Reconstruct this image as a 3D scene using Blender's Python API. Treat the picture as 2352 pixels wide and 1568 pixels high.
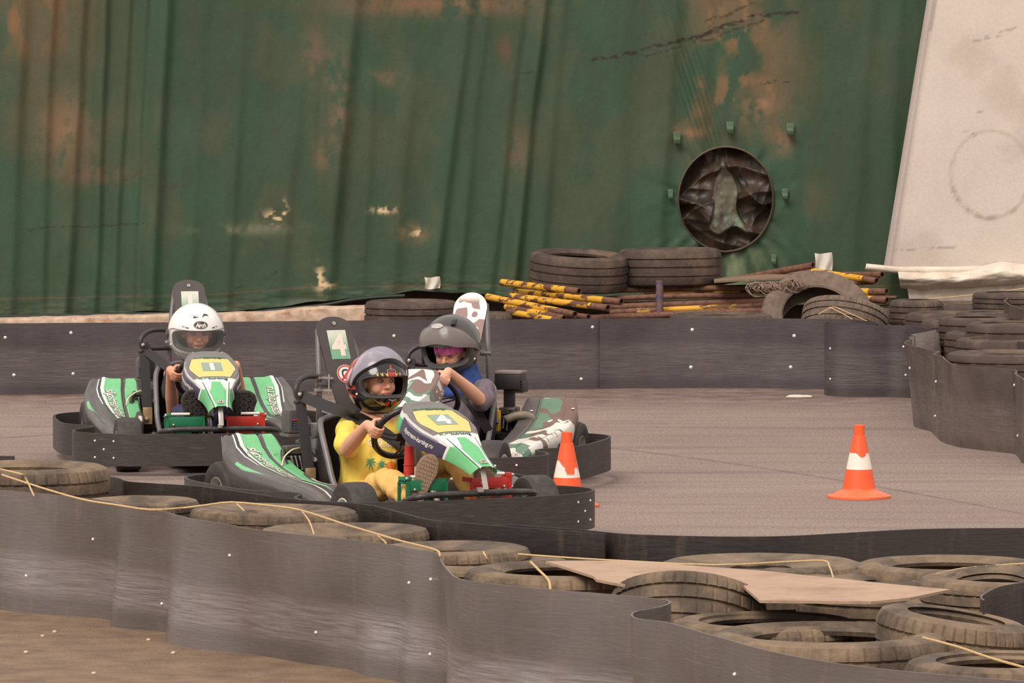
import bpy, bmesh, math, random
import numpy as np
from mathutils import Vector, Matrix, noise as mn
from mathutils.bvhtree import BVHTree
random.seed(7)
for o in list(bpy.data.objects): bpy.data.objects.remove(o)
SC = bpy.context.scene
COL = SC.collection
pi = math.pi
# ------------------------------------------------------------------ camera
FPX, CH, YH = 12000.0, 1.95, 160.0
PITCH = math.atan((784 - YH) / FPX)
cd = bpy.data.cameras.new('camera'); cam = bpy.data.objects.new('camera', cd); COL.objects.link(cam)
cam.location = (0, 0, CH); cam.rotation_euler = (pi / 2 - PITCH, 0, 0)
cd.sensor_width = 36; cd.sensor_fit = 'HORIZONTAL'; cd.lens = 36 * FPX / 2352
cd.clip_start = .5; cd.clip_end = 500
SC.camera = cam
# ------------------------------------------------------------------ light: bright overcast sky with a very soft sun behind the clouds
SC.view_settings.view_transform = 'Standard'; SC.view_settings.look = 'None'
SC.view_settings.exposure = 0.26; SC.view_settings.gamma = 1; SC.view_settings.use_curve_mapping = False
wd = bpy.data.worlds.new('overcast'); SC.world = wd; wd.use_nodes = True
nt = wd.node_tree; bg = nt.nodes['Background']
tc = nt.nodes.new('ShaderNodeTexCoord'); sx = nt.nodes.new('ShaderNodeSeparateXYZ'); cr = nt.nodes.new('ShaderNodeValToRGB')
nt.links.new(tc.outputs['Generated'], sx.inputs[0]); nt.links.new(sx.outputs['Z'], cr.inputs[0]); nt.links.new(cr.outputs[0], bg.inputs[0])
cr.color_ramp.elements[0].position = 0.0; cr.color_ramp.elements[0].color = (.74, .66, .62, 1)
cr.color_ramp.elements[1].position = .75; cr.color_ramp.elements[1].color = (1.0, .93, .89, 1)
e = cr.color_ramp.elements.new(.25); e.color = (.88, .81, .77, 1)
bg.inputs[1].default_value = .88
sd = bpy.data.lights.new('sun', 'SUN'); sun = bpy.data.objects.new('sun', sd); COL.objects.link(sun)
sd.energy = 2.1; sd.angle = math.radians(30); sd.color = (1.0, .93, .86)
sun.rotation_euler = (math.radians(46), 0, math.radians(-26)); sun.location = (0, 0, 20)
# ------------------------------------------------------------------ pixel helpers
def ray(px, py):
    u = (px - 1176) / FPX; v = (784 - py) / FPX; cp, sp = math.cos(PITCH), math.sin(PITCH)
    return np.array([u, cp + v * sp, -sp + v * cp])
def atz(px, py, z=0.0):
    d = ray(px, py); t = (z - CH) / d[2]; return np.array([d[0] * t, d[1] * t, z])
def aty(px, py, Y):
    d = ray(px, py); t = Y / d[1]; return np.array([d[0] * t, Y, CH + d[2] * t])
# ------------------------------------------------------------------ colours
def sl(c):
    c = c / 255.0
    return c / 12.92 if c <= .04045 else ((c + .055) / 1.055) ** 2.4
def C(r, g, b): return (sl(r), sl(g), sl(b))
# ------------------------------------------------------------------ materials
MATS = {}
def mat(name, col=(.5, .5, .5), rough=.6, metal=0, vc=False, n_scale=20, n_amt=.15, dirt=None, d_scale=6, d_lo=.5, d_hi=.7, bump=0, b_scale=60, spec=.5, stretch=None, coat=0, sss=0, trans=0, alpha=1, rn=0):
    if name in MATS: return MATS[name]
    m = bpy.data.materials.new(name); m.use_nodes = True; t = m.node_tree; L = t.links
    b = t.nodes['Principled BSDF']
    b.inputs['Roughness'].default_value = rough; b.inputs['Metallic'].default_value = metal
    b.inputs['Specular IOR Level'].default_value = spec; b.inputs['Coat Weight'].default_value = coat
    if sss: b.inputs['Subsurface Weight'].default_value = sss; b.inputs['Subsurface Radius'].default_value = (.01, .004, .002)
    b.inputs['Transmission Weight'].default_value = trans; b.inputs['Alpha'].default_value = alpha
    tcn = t.nodes.new('ShaderNodeTexCoord'); src = tcn.outputs['Object']
    if stretch:
        mp = t.nodes.new('ShaderNodeMapping'); mp.inputs['Scale'].default_value = stretch
        L.new(tcn.outputs['UV' if stretch[2] < 0 else 'Object'], mp.inputs[0]); src = mp.outputs[0]
    nz = t.nodes.new('ShaderNodeTexNoise'); nz.inputs['Scale'].default_value = n_scale; nz.inputs['Detail'].default_value = 5; L.new(src, nz.inputs['Vector'])
    if vc:
        at = t.nodes.new('ShaderNodeAttribute'); at.attribute_name = 'Col'; cs = at.outputs['Color']
    else:
        rgb = t.nodes.new('ShaderNodeRGB'); rgb.outputs[0].default_value = (*col, 1); cs = rgb.outputs[0]
    mr = t.nodes.new('ShaderNodeMapRange'); mr.inputs['From Min'].default_value = .25; mr.inputs['From Max'].default_value = .75
    mr.inputs['To Min'].default_value = 1 - n_amt; mr.inputs['To Max'].default_value = 1 + n_amt; L.new(nz.outputs['Fac'], mr.inputs[0])
    vm = t.nodes.new('ShaderNodeVectorMath'); vm.operation = 'SCALE'; L.new(cs, vm.inputs[0]); L.new(mr.outputs[0], vm.inputs['Scale']); cs = vm.outputs[0]
    if dirt:
        n2 = t.nodes.new('ShaderNodeTexNoise'); n2.inputs['Scale'].default_value = d_scale; n2.inputs['Detail'].default_value = 7; n2.inputs['Roughness'].default_value = .65; L.new(src, n2.inputs['Vector'])
        m2 = t.nodes.new('ShaderNodeMapRange'); m2.inputs['From Min'].default_value = d_lo; m2.inputs['From Max'].default_value = d_hi; L.new(n2.outputs['Fac'], m2.inputs[0])
        mx = t.nodes.new('ShaderNodeMix'); mx.data_type = 'RGBA'; L.new(m2.outputs[0], mx.inputs[0]); L.new(cs, mx.inputs[6]); mx.inputs[7].default_value = (*dirt, 1); cs = mx.outputs[2]
    L.new(cs, b.inputs['Base Color'])
    if rn:
        m3 = t.nodes.new('ShaderNodeMapRange'); m3.inputs['From Min'].default_value = .3; m3.inputs['From Max'].default_value = .7
        m3.inputs['To Min'].default_value = max(.05, rough - rn); m3.inputs['To Max'].default_value = min(1, rough + rn); L.new(nz.outputs['Fac'], m3.inputs[0]); L.new(m3.outputs[0], b.inputs['Roughness'])
    if bump:
        n3 = t.nodes.new('ShaderNodeTexNoise'); n3.inputs['Scale'].default_value = b_scale; n3.inputs['Detail'].default_value = 4; L.new(src, n3.inputs['Vector'])
        bp = t.nodes.new('ShaderNodeBump'); bp.inputs['Strength'].default_value = bump; bp.inputs['Distance'].default_value = .01; L.new(n3.outputs['Fac'], bp.inputs['Height']); L.new(bp.outputs[0], b.inputs['Normal'])
    MATS[name] = m; return m
DUST = C(128, 108, 88)
M_frame = mat('black_steel', C(52, 47, 47), .42, n_amt=.2, dirt=C(96, 84, 78), d_scale=14, d_lo=.5, d_hi=.85)
M_black = mat('black_plastic', C(38, 33, 33), .5, n_amt=.2)
M_grey = mat('grey_plastic', C(84, 77, 76), .5, n_amt=.12, dirt=C(112, 100, 94), d_scale=9, d_lo=.45, d_hi=.8)
M_band = mat('bumper_plastic', C(54, 48, 46), .48, n_scale=14, n_amt=.28, stretch=(1, 12, -1), dirt=C(104, 95, 90), d_scale=9, d_lo=.52, d_hi=.85, rn=.1, bump=.15, b_scale=22)
M_ktyre = mat('slick_rubber', C(58, 52, 50), .72, n_amt=.2, n_scale=30, dirt=C(90, 80, 74), d_scale=12, d_lo=.45, d_hi=.8)
M_tyre = mat('dusty_rubber', C(84, 71, 59), .85, n_amt=.3, n_scale=16, dirt=C(142, 119, 94), d_scale=5, d_lo=.42, d_hi=.72, bump=.35, b_scale=45)
M_tyre2 = mat('dark_rubber', C(74, 60, 52), .8, n_amt=.25, n_scale=14, dirt=C(122, 100, 82), d_scale=4, d_lo=.5, d_hi=.8, bump=.3, b_scale=40)
M_alu = mat('bright_metal', C(190, 182, 172), .35, metal=.6, n_amt=.15)
M_zinc = mat('screw_metal', C(235, 228, 220), .4, metal=.2, n_amt=.1)
M_white = mat('white_plastic', C(228, 222, 212), .4, n_amt=.06)
M_brass = mat('yellow_zinc', C(176, 146, 108), .45, metal=.3, n_amt=.25)
M_green = mat('green_paint', C(30, 116, 76), .45, n_amt=.15, dirt=C(62, 96, 76), d_lo=.58, d_hi=.8)
M_red = mat('red_paint', C(190, 50, 38), .42, n_amt=.15)
M_belt = mat('black_webbing', C(50, 46, 46), .75, n_amt=.12, n_scale=200, bump=.2, b_scale=300)
M_vc = mat('printed_vinyl', vc=True, rough=.4, n_amt=.07, n_scale=40, dirt=C(120, 112, 104), d_scale=16, d_lo=.68, d_hi=.95, bump=.05)
M_helm = mat('helmet_paint', vc=True, rough=.16, n_amt=.03, n_scale=30, coat=.3)
M_skin = mat('skin', vc=True, rough=.5, n_amt=.05, n_scale=60, sss=.08, spec=.35)
M_eye = mat('eye', vc=True, rough=.15, n_amt=0)
M_glass = mat('clear_visor', (.62, .58, .56), .08, n_amt=0, alpha=.12)
M_smoke = mat('smoke_visor', C(140, 132, 126), .2, n_amt=.1, n_scale=8, alpha=.62)
M_silv = mat('tinted_visor', C(160, 154, 166), .16, n_amt=.05, n_scale=6, alpha=.74)
M_lining = mat('helmet_lining', C(70, 62, 58), .9, n_amt=.15)
M_rust = mat('rusty_steel', C(112, 76, 58), .75, n_amt=.3, n_scale=30, dirt=C(70, 44, 34), d_scale=20)
M_yel = mat('chipped_yellow_paint', C(214, 158, 44), .6, n_amt=.15, n_scale=12, stretch=(.18, 1, 1), dirt=C(100, 64, 46), d_scale=15, d_lo=.505, d_hi=.535)
M_hole = mat('hole_shade_black', C(24, 18, 16), .95, n_amt=.1)  # near-black discs stand in for the shade inside open pipe ends
M_twine = mat('twine', C(206, 172, 124), .85, n_amt=.12, n_scale=90)
M_cone = mat('cone_plastic', vc=True, rough=.45, n_amt=.08, n_scale=16, sss=.0)
M_dec = {}
def dmat(name, col, rough=.45): return mat('ink_' + name, col, rough, n_amt=.06, n_scale=50)
I_white = dmat('white', C(232, 226, 214)); I_black = dmat('black', C(36, 33, 34)); I_green = dmat('green', C(96, 192, 122)); I_red = dmat('red', C(205, 56, 46))
I_pale = dmat('pale_green', C(146, 178, 152)); I_blue = dmat('blue', C(60, 110, 160)); I_orange = dmat('orange', C(232, 128, 40)); I_teal = dmat('teal', C(62, 150, 112)); I_cream = dmat('cream', C(240, 222, 180)); I_gold = dmat('gold', C(214, 172, 96)); I_grey = dmat('grey', C(160, 154, 148))
# ------------------------------------------------------------------ mesh helpers
class MB:
    def __init__(s): s.v = []; s.f = []; s.m = []; s.uv = {}; s.col = None
    def add(s, vs, fs, mi=0, uvs=None):
        b = len(s.v); s.v += [tuple(float(q) for q in p) for p in vs]
        for k, f in enumerate(fs):
            s.f.append([b + i for i in f]); s.m.append(mi)
            if uvs is not None: s.uv[len(s.f) - 1] = [uvs[i] for i in f]
        return b
    def box(s, c, d, R=None, mi=0, bev=0.0):
        x, y, z = d[0] / 2, d[1] / 2, d[2] / 2
        if bev <= 0:
            P = [(a * x, b * y, q * z) for a in (-1, 1) for b in (-1, 1) for q in (-1, 1)]
            F = [(0, 1, 3, 2), (4, 6, 7, 5), (0, 4, 5, 1), (2, 3, 7, 6), (0, 2, 6, 4), (1, 5, 7, 3)]
        else:
            bm = bmesh.new(); bmesh.ops.create_cube(bm, size=1)
            for v in bm.verts: v.co = Vector((v.co.x * 2 * x, v.co.y * 2 * y, v.co.z * 2 * z))
            bmesh.ops.bevel(bm, geom=bm.edges[:], offset=bev, segments=2, affect='EDGES', profile=.6)
            bm.verts.ensure_lookup_table(); P = [v.co[:] for v in bm.verts]; F = [[v.index for v in f.verts] for f in bm.faces]; bm.free()
        R = R or Matrix.Identity(3)
        s.add([Vector(c) + R @ Vector(p) for p in P], F, mi); return s
    def tube(s, pts, r, n=10, closed=False, caps=True, mi=0, rr=None, flat=1.0):
        pts = [Vector(p) for p in pts]; N = len(pts); rings = []
        T = []
        for i in range(N):
            a = pts[(i - 1) % N] if (closed or i > 0) else pts[i]; b = pts[(i + 1) % N] if (closed or i < N - 1) else pts[i]
            t = (b - a); T.append(t.normalized() if t.length > 1e-9 else Vector((0, 0, 1)))
        up = Vector((0, 0, 1)) if abs(T[0].z) < .9 else Vector((1, 0, 0))
        nrm = (up - T[0] * up.dot(T[0])).normalized(); V = []
        for i in range(N):
            nrm = (nrm - T[i] * nrm.dot(T[i])).normalized(); bn = T[i].cross(nrm)
            q = rr[i] if rr else r
            for k in range(n):
                a = 2 * pi * k / n; V.append(pts[i] + (nrm * math.cos(a) + bn * math.sin(a) * flat) * q)
        F = []
        for i in range(N if closed else N - 1):
            j = (i + 1) % N
            for k in range(n): F.append((i * n + k, i * n + (k + 1) % n, j * n + (k + 1) % n, j * n + k))
        if caps and not closed: F.append(tuple(range(n))[::-1]); F.append(tuple((N - 1) * n + k for k in range(n)))
        s.add(V, F, mi); return s
    def chain(s, pts, rs, n=12, mi=0):
        """closed tapered tube with round ends"""
        P = [Vector(p) for p in pts]; out = []; ro = []
        t0 = (P[0] - P[1]).normalized(); t1 = (P[-1] - P[-2]).normalized()
        for a in (80, 50, 22): out.append(P[0] + t0 * rs[0] * math.sin(math.radians(a))); ro.append(rs[0] * math.cos(math.radians(a)))
        out += P; ro += list(rs)
        for a in (22, 50, 80): out.append(P[-1] + t1 * rs[-1] * math.sin(math.radians(a))); ro.append(rs[-1] * math.cos(math.radians(a)))
        return s.tube(out, 0, n, rr=ro, mi=mi)
    def ell(s, c, r, R=None, nu=20, nv=12, mi=0):
        V = [Vector((0, 0, -1))]; 
        for j in range(1, nv):
            a = -pi / 2 + pi * j / nv
            for i in range(nu): b = 2 * pi * i / nu; V.append(Vector((math.cos(a) * math.cos(b), math.cos(a) * math.sin(b), math.sin(a))))
        V.append(Vector((0, 0, 1))); F = []
        for i in range(nu): F.append((0, 1 + (i + 1) % nu, 1 + i)); F.append((len(V) - 1, len(V) - 1 - nu + i, len(V) - 1 - nu + (i + 1) % nu))
        for j in range(nv - 2):
            for i in range(nu):
                a = 1 + j * nu + i; b = 1 + j * nu + (i + 1) % nu; F.append((a, b, b + nu, a + nu))
        R = R or Matrix.Identity(3)
        s.add([Vector(c) + R @ Vector((v.x * r[0], v.y * r[1], v.z * r[2])) for v in V], F, mi); return s
    def lathe(s, prof, n=48, c=(0, 0, 0), R=None, mi=0, closed=True, mod=None):
        """prof: (radius, axial) revolved about local z"""
        R = R or Matrix.Identity(3); V = []; m = len(prof)
        for i in range(n):
            a = 2 * pi * i / n
            for k, (r, z) in enumerate(prof):
                if mod: r, z = mod(i, k, r, z)
                V.append(Vector(c) + R @ Vector((r * math.cos(a), r * math.sin(a), z)))
        F = []
        for i in range(n):
            j = (i + 1) % n
            for k in range(m if closed else m - 1):
                l = (k + 1) % m; F.append((i * m + k, j * m + k, j * m + l, i * m + l))
        s.add(V, F, mi); return s
    def cyl(s, a, b, r, n=14, mi=0, r2=None):
        return s.tube([a, b], r, n, rr=[r, r2 if r2 is not None else r], mi=mi)
    def build(s, name, mats, parent=None, smooth=35, loc=None, col=None):
        me = bpy.data.meshes.new(name); me.from_pydata(s.v, [], s.f)
        mats = mats if isinstance(mats, (list, tuple)) else [mats]
        for m in mats: me.materials.append(m)
        if len(mats) > 1: me.polygons.foreach_set('material_index', s.m)
        if s.uv:
            ul = me.uv_layers.new(name='UVMap')
            for p in me.polygons:
                if p.index in s.uv:
                    for li, u in zip(p.loop_indices, s.uv[p.index]): ul.data[li].uv = u
        if col is not None:
            A = me.color_attributes.new('Col', 'FLOAT_COLOR', 'POINT'); arr = np.ones((len(s.v), 4)); arr[:, :3] = col; A.data.foreach_set('color', arr.ravel())
        me.update(); fin(me, smooth)
        o = bpy.data.objects.new(name, me); COL.objects.link(o)
        if parent: o.parent = parent
        if loc is not None: o.location = loc
        return o
def fin(me, smooth):
    if smooth:
        me.polygons.foreach_set('use_smooth', [True] * len(me.polygons))
        if smooth < 179: me.set_sharp_from_angle(angle=math.radians(smooth))
def tag(o, label, cat, group=None, kind=None):
    if label: o['label'] = label
    if cat: o['category'] = cat
    if group: o['group'] = group
    if kind: o['kind'] = kind
    return o
def empty(name, loc=(0, 0, 0), rz=0):
    o = bpy.data.objects.new(name, None); COL.objects.link(o); o.location = loc; o.rotation_euler = (0, 0, rz); o.empty_display_size = .1; return o
def cmr(P, n=6, closed=False):
    """catmull-rom resample"""
    P = [np.array(p, float) for p in P]; N = len(P); out = []
    for i in range(N if closed else N - 1):
        if closed: a, b, c, d = P[(i - 1) % N], P[i], P[(i + 1) % N], P[(i + 2) % N]
        else: a, b, c, d = P[max(i - 1, 0)], P[i], P[i + 1], P[min(i + 2, N - 1)]
        for k in range(n):
            t = k / n; out.append(.5 * ((2 * b) + (-a + c) * t + (2 * a - 5 * b + 4 * c - d) * t * t + (-a + 3 * b - 3 * c + d) * t ** 3))
    if not closed: out.append(P[-1])
    return out
def sheet(mb, top, bot, th=.006, rows=8, closed=False, mi=0, wav=None, u0=0):
    """vertical plastic sheet between top and bottom polylines with thickness"""
    top = [np.array(p, float) for p in top]; bot = [np.array(p, float) for p in bot]; N = len(top); V = []; UV = []
    L = [0]
    for i in range(1, N): L.append(L[-1] + np.linalg.norm(top[i][:2] - top[i - 1][:2]))
    for side in (0, 1):
        for i in range(N):
            a = top[(i - 1) % N] if (closed or i > 0) else top[i]; b = top[(i + 1) % N] if (closed or i < N - 1) else top[i]
            t = b - a; n = np.array([-t[1], t[0], 0]); n /= (np.linalg.norm(n) + 1e-9)
            for j in range(rows + 1):
                q = j / rows; p = bot[i] * (1 - q) + top[i] * q
                if wav: p = p + n * wav(L[i], q)
                V.append(p + n * (th if side else 0)); UV.append((L[i] + u0, q * .43))
    R = rows + 1; F = []; H = N * R
    for i in range(N if closed else N - 1):
        k = (i + 1) % N
        for j in range(rows):
            F.append((i * R + j, k * R + j, k * R + j + 1, i * R + j + 1)); F.append((H + i * R + j, H + i * R + j + 1, H + k * R + j + 1, H + k * R + j))
        F.append((i * R + rows, k * R + rows, H + k * R + rows, H + i * R + rows)); F.append((i * R, H + i * R, H + k * R, k * R))
    if not closed:
        for i in (0, N - 1):
            for j in range(rows): F.append((i * R + j, i * R + j + 1, H + i * R + j + 1, H + i * R + j))
    mb.add(V, F, mi, UV); return mb
# text as flat polygons (x right, y up) in metres, unit cap height
def text_polys(txt, shear=0.0, bold=0.0, space=1.0):
    cu = bpy.data.curves.new('t', 'FONT'); cu.body = txt; cu.size = 1.4; cu.offset = bold; cu.shear = shear; cu.space_character = space; cu.resolution_u = 3; cu.align_x = 'CENTER'
    o = bpy.data.objects.new('t', cu); COL.objects.link(o); bpy.context.view_layer.update()
    me = o.to_mesh(); V = [v.co.copy() for v in me.vertices]; F = [list(p.vertices) for p in me.polygons]; o.to_mesh_clear()
    bpy.data.objects.remove(o); bpy.data.curves.remove(cu)
    if V:
        ys = [v.y for v in V]; off = 0
        V = [(v.x, v.y - .5) for v in V]
    return V, F
def rect_polys(w, h, n=8):
    V = []; F = []
    for j in range(n + 1):
        for i in range(n + 1): V.append((w * (i / n - .5), h * (j / n - .5)))
    for j in range(n):
        for i in range(n): a = j * (n + 1) + i; F.append((a, a + 1, a + n + 2, a + n + 1))
    return V, F
def ell_polys(rx, ry, r0=0.0, n=40):
    V = []; F = []; K = 4
    for k in range(K + 1):
        q = r0 + (1 - r0) * k / K
        for i in range(n): V.append((rx * q * math.cos(2 * pi * i / n), ry * q * math.sin(2 * pi * i / n)))
    for k in range(K):
        for i in range(n): j = (i + 1) % n; F.append((k * n + i, (k + 1) * n + i, (k + 1) * n + j, k * n + j))
    return V, F
def poly_polys(P): return list(P), [tuple(range(len(P)))]
def xf(pl, s=1, dx=0, dy=0, rot=0, sx=1, sy=1):
    V, F = pl; c, q = math.cos(rot), math.sin(rot)
    return [((x * s * sx) * c - (y * s * sy) * q + dx, (x * s * sx) * q + (y * s * sy) * c + dy) for x, y in V], F
def put(mb, pl, fn, off, mi=0):
    """lay flat polygons on a surface: fn(x,y)->(point, normal)"""
    V, F = pl; out = []
    for x, y in V: p, n = fn(x, y); out.append(np.array(p) + np.array(n) * off)
    mb.add(out, F, mi)
# numpy value noise
_rng = np.random.RandomState(3); _tab = _rng.rand(256, 256)
def vnoise(x, y):
    x = np.asarray(x, float); y = np.asarray(y, float); xi = np.floor(x).astype(int); yi = np.floor(y).astype(int); fx = x - xi; fy = y - yi
    fx = fx * fx * (3 - 2 * fx); fy = fy * fy * (3 - 2 * fy); g = lambda a, b: _tab[a & 255, b & 255]
    return (g(xi, yi) * (1 - fx) + g(xi + 1, yi) * fx) * (1 - fy) + (g(xi, yi + 1) * (1 - fx) + g(xi + 1, yi + 1) * fx) * fy
def fbm(x, y, o=5):
    s = 0; a = .5
    for k in range(o): s = s + a * vnoise(x * 2 ** k + 17 * k, y * 2 ** k + 31 * k); a *= .5
    return s / (1 - .5 ** o)
def sstep(a, b, x): t = np.clip((np.asarray(x, float) - a) / (b - a), 0, 1); return t * t * (3 - 2 * t)
def mixc(a, b, t): t = np.asarray(t)[..., None]; return np.asarray(a) * (1 - t) + np.asarray(b) * t
def grid_obj(name, P, col, m, parent=None, smooth=180, flip=False):
    """P: (nu,nv,3) array"""
    nu, nv = P.shape[:2]; idx = np.arange(nu * nv).reshape(nu, nv)
    F = np.stack([idx[:-1, :-1], idx[1:, :-1], idx[1:, 1:], idx[:-1, 1:]], -1).reshape(-1, 4)
    if flip: F = F[:, ::-1]
    me = bpy.data.meshes.new(name); me.from_pydata(P.reshape(-1, 3).tolist(), [], F.tolist()); me.materials.append(m)
    if col is not None:
        A = me.color_attributes.new('Col', 'FLOAT_COLOR', 'POINT'); arr = np.ones((nu * nv, 4)); arr[:, :3] = col.reshape(-1, 3); A.data.foreach_set('color', arr.ravel())
    fin(me, smooth); o = bpy.data.objects.new(name, me); COL.objects.link(o)
    if parent: o.parent = parent
    return o
# ================================================================== GROUND
def ground():
    m = bpy.data.materials.new('asphalt'); m.use_nodes = True; t = m.node_tree; L = t.links; b = t.nodes['Principled BSDF']
    N = t.nodes.new
    tcn = N('ShaderNodeTexCoord'); P = tcn.outputs['Object']
    def noise(sc, det=5, ro=.55, vec=P):
        n = N('ShaderNodeTexNoise'); n.inputs['Scale'].default_value = sc; n.inputs['Detail'].default_value = det; n.inputs['Roughness'].default_value = ro; L.new(vec, n.inputs['Vector']); return n.outputs['Fac']
    def rng(x, a, c, lo, hi):
        r = N('ShaderNodeMapRange'); r.inputs['From Min'].default_value = a; r.inputs['From Max'].default_value = c; r.inputs['To Min'].default_value = lo; r.inputs['To Max'].default_value = hi; L.new(x, r.inputs[0]); return r.outputs[0]
    def math_(op, a, c=None, v=None):
        n = N('ShaderNodeMath'); n.operation = op; L.new(a, n.inputs[0])
        if c is not None: L.new(c, n.inputs[1])
        if v is not None: n.inputs[1].default_value = v
        return n.outputs[0]
    def mix(f, a, c):
        x = N('ShaderNodeMix'); x.data_type = 'RGBA'; L.new(f, x.inputs[0])
        for s_, q in ((6, a), (7, c)):
            if isinstance(q, tuple): x.inputs[s_].default_value = (*q, 1)
            else: L.new(q, x.inputs[s_])
        return x.outputs[2]
    sp = N('ShaderNodeSeparateXYZ'); L.new(P, sp.inputs[0]); X, Y = sp.outputs[0], sp.outputs[1]
    c = mix(rng(noise(.5, 4), .35, .65, 0, 1), C(160, 141, 131), C(148, 129, 120))
    c = mix(rng(noise(75, 4, .75), .44, .66, 0, .8), c, C(92, 77, 72)); c = mix(rng(noise(22, 4, .7), .5, .75, 0, .35), c, C(104, 88, 82))
    c = mix(rng(noise(62, 3, .7), .58, .70, 0, .7), c, C(200, 180, 168))
    mp = N('ShaderNodeMapping'); mp.inputs['Scale'].default_value = (.35, 2.2, 1); L.new(P, mp.inputs[0])
    c = mix(rng(noise(2.2, 5, .6, mp.outputs[0]), .48, .72, 0, .45), c, C(110, 92, 85))
    # dirt collected along the far barrier
    far = rng(Y, 29.6, 31.2, 0, 1); c = mix(math_('MULTIPLY', far, rng(noise(5, 6), .35, .7, .1, .9)), c, C(84, 66, 58))
    # rubber line
    for (a0, a1, a2, w, st) in ((27.6, -1.15, -.42, .05, .55), (28.55, -.05, -.02, .05, .35), (25.2, .12, -.05, .07, .22), (24.3, .2, .0, .05, .18)):
        q = math_('ADD', math_('MULTIPLY', X, v=a1), v=a0); q = math_('ADD', q, math_('MULTIPLY', math_('MULTIPLY', X, X), v=a2))
        d = math_('ABSOLUTE', math_('SUBTRACT', Y, q)); c = mix(math_('MULTIPLY', rng(d, w * .4, w * 1.6, st, 0), rng(noise(9, 3), .3, .6, .3, 1)), c, C(86, 74, 74))
    # sandy dirt on the near side of the tyre wall
    edge = math_('ADD', math_('MULTIPLY', X, v=1.15), Y); near = rng(edge, 17.0, 17.4, 1, 0)
    sand = mix(rng(noise(7, 6), .35, .7, 0, 1), C(140, 116, 94), C(112, 92, 76)); sand = mix(rng(noise(70, 4, .7), .5, .8, 0, .6), sand, C(80, 66, 56))
    c = mix(near, c, sand)
    L.new(c, b.inputs['Base Color']); b.inputs['Roughness'].default_value = .85; b.inputs['Specular IOR Level'].default_value = .3
    bp = N('ShaderNodeBump'); bp.inputs['Strength'].default_value = .5; bp.inputs['Distance'].default_value = .01; L.new(noise(140, 3), bp.inputs['Height']); L.new(bp.outputs[0], b.inputs['Normal'])
    nx, ny = 60, 60; xs = np.linspace(-30, 30, nx); ys = np.linspace(-5, 50, ny); G = np.zeros((nx, ny, 3)); G[..., 0] = xs[:, None]; G[..., 1] = ys[None, :]
    o = grid_obj('floor', G, None, m, flip=False); tag(o, 'grey brown asphalt of the kart track, sandy in front of the tyre wall', None, kind='structure')
ground()
# small litter on the track
def blob(name, px, py, sx, sy, sz, m, label, cat, rz=0, z=0.0, group=None):
    mb = MB(); mb.ell((0, 0, sz * .5), (sx, sy, sz), nu=14, nv=8)
    for i, v in enumerate(mb.v):
        q = mn.noise(Vector(v) * 22 + Vector((px, py, 0))); mb.v[i] = (v[0] * (1 + .5 * q), v[1] * (1 + .5 * q), max(0.001, v[2] * (1 + .6 * q)))
    p = atz(px, py, z); o = mb.build(name, m, loc=(p[0], p[1], z)); o.rotation_euler[2] = rz; return tag(o, label, cat, group)
blob('plastic_strip', 1834, 913, .08, .02, .012, mat('litter_white', C(214, 200, 186), .8), 'thin white plastic strip lying on the track before the right barrier', 'litter', .05)
for px, py in ((126, 1453), (342, 1471), (98, 1462), (215, 1548), (398, 1412 + 90), (60, 1500)):
    blob('pebble', px, py, .008, .006, .006, mat('pale_pebble', C(200, 180, 160), .9), 'small pale pebble on the sandy ground in front of the near barrier', 'pebble', .3, group='pebbles in front of the near barrier')
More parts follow.
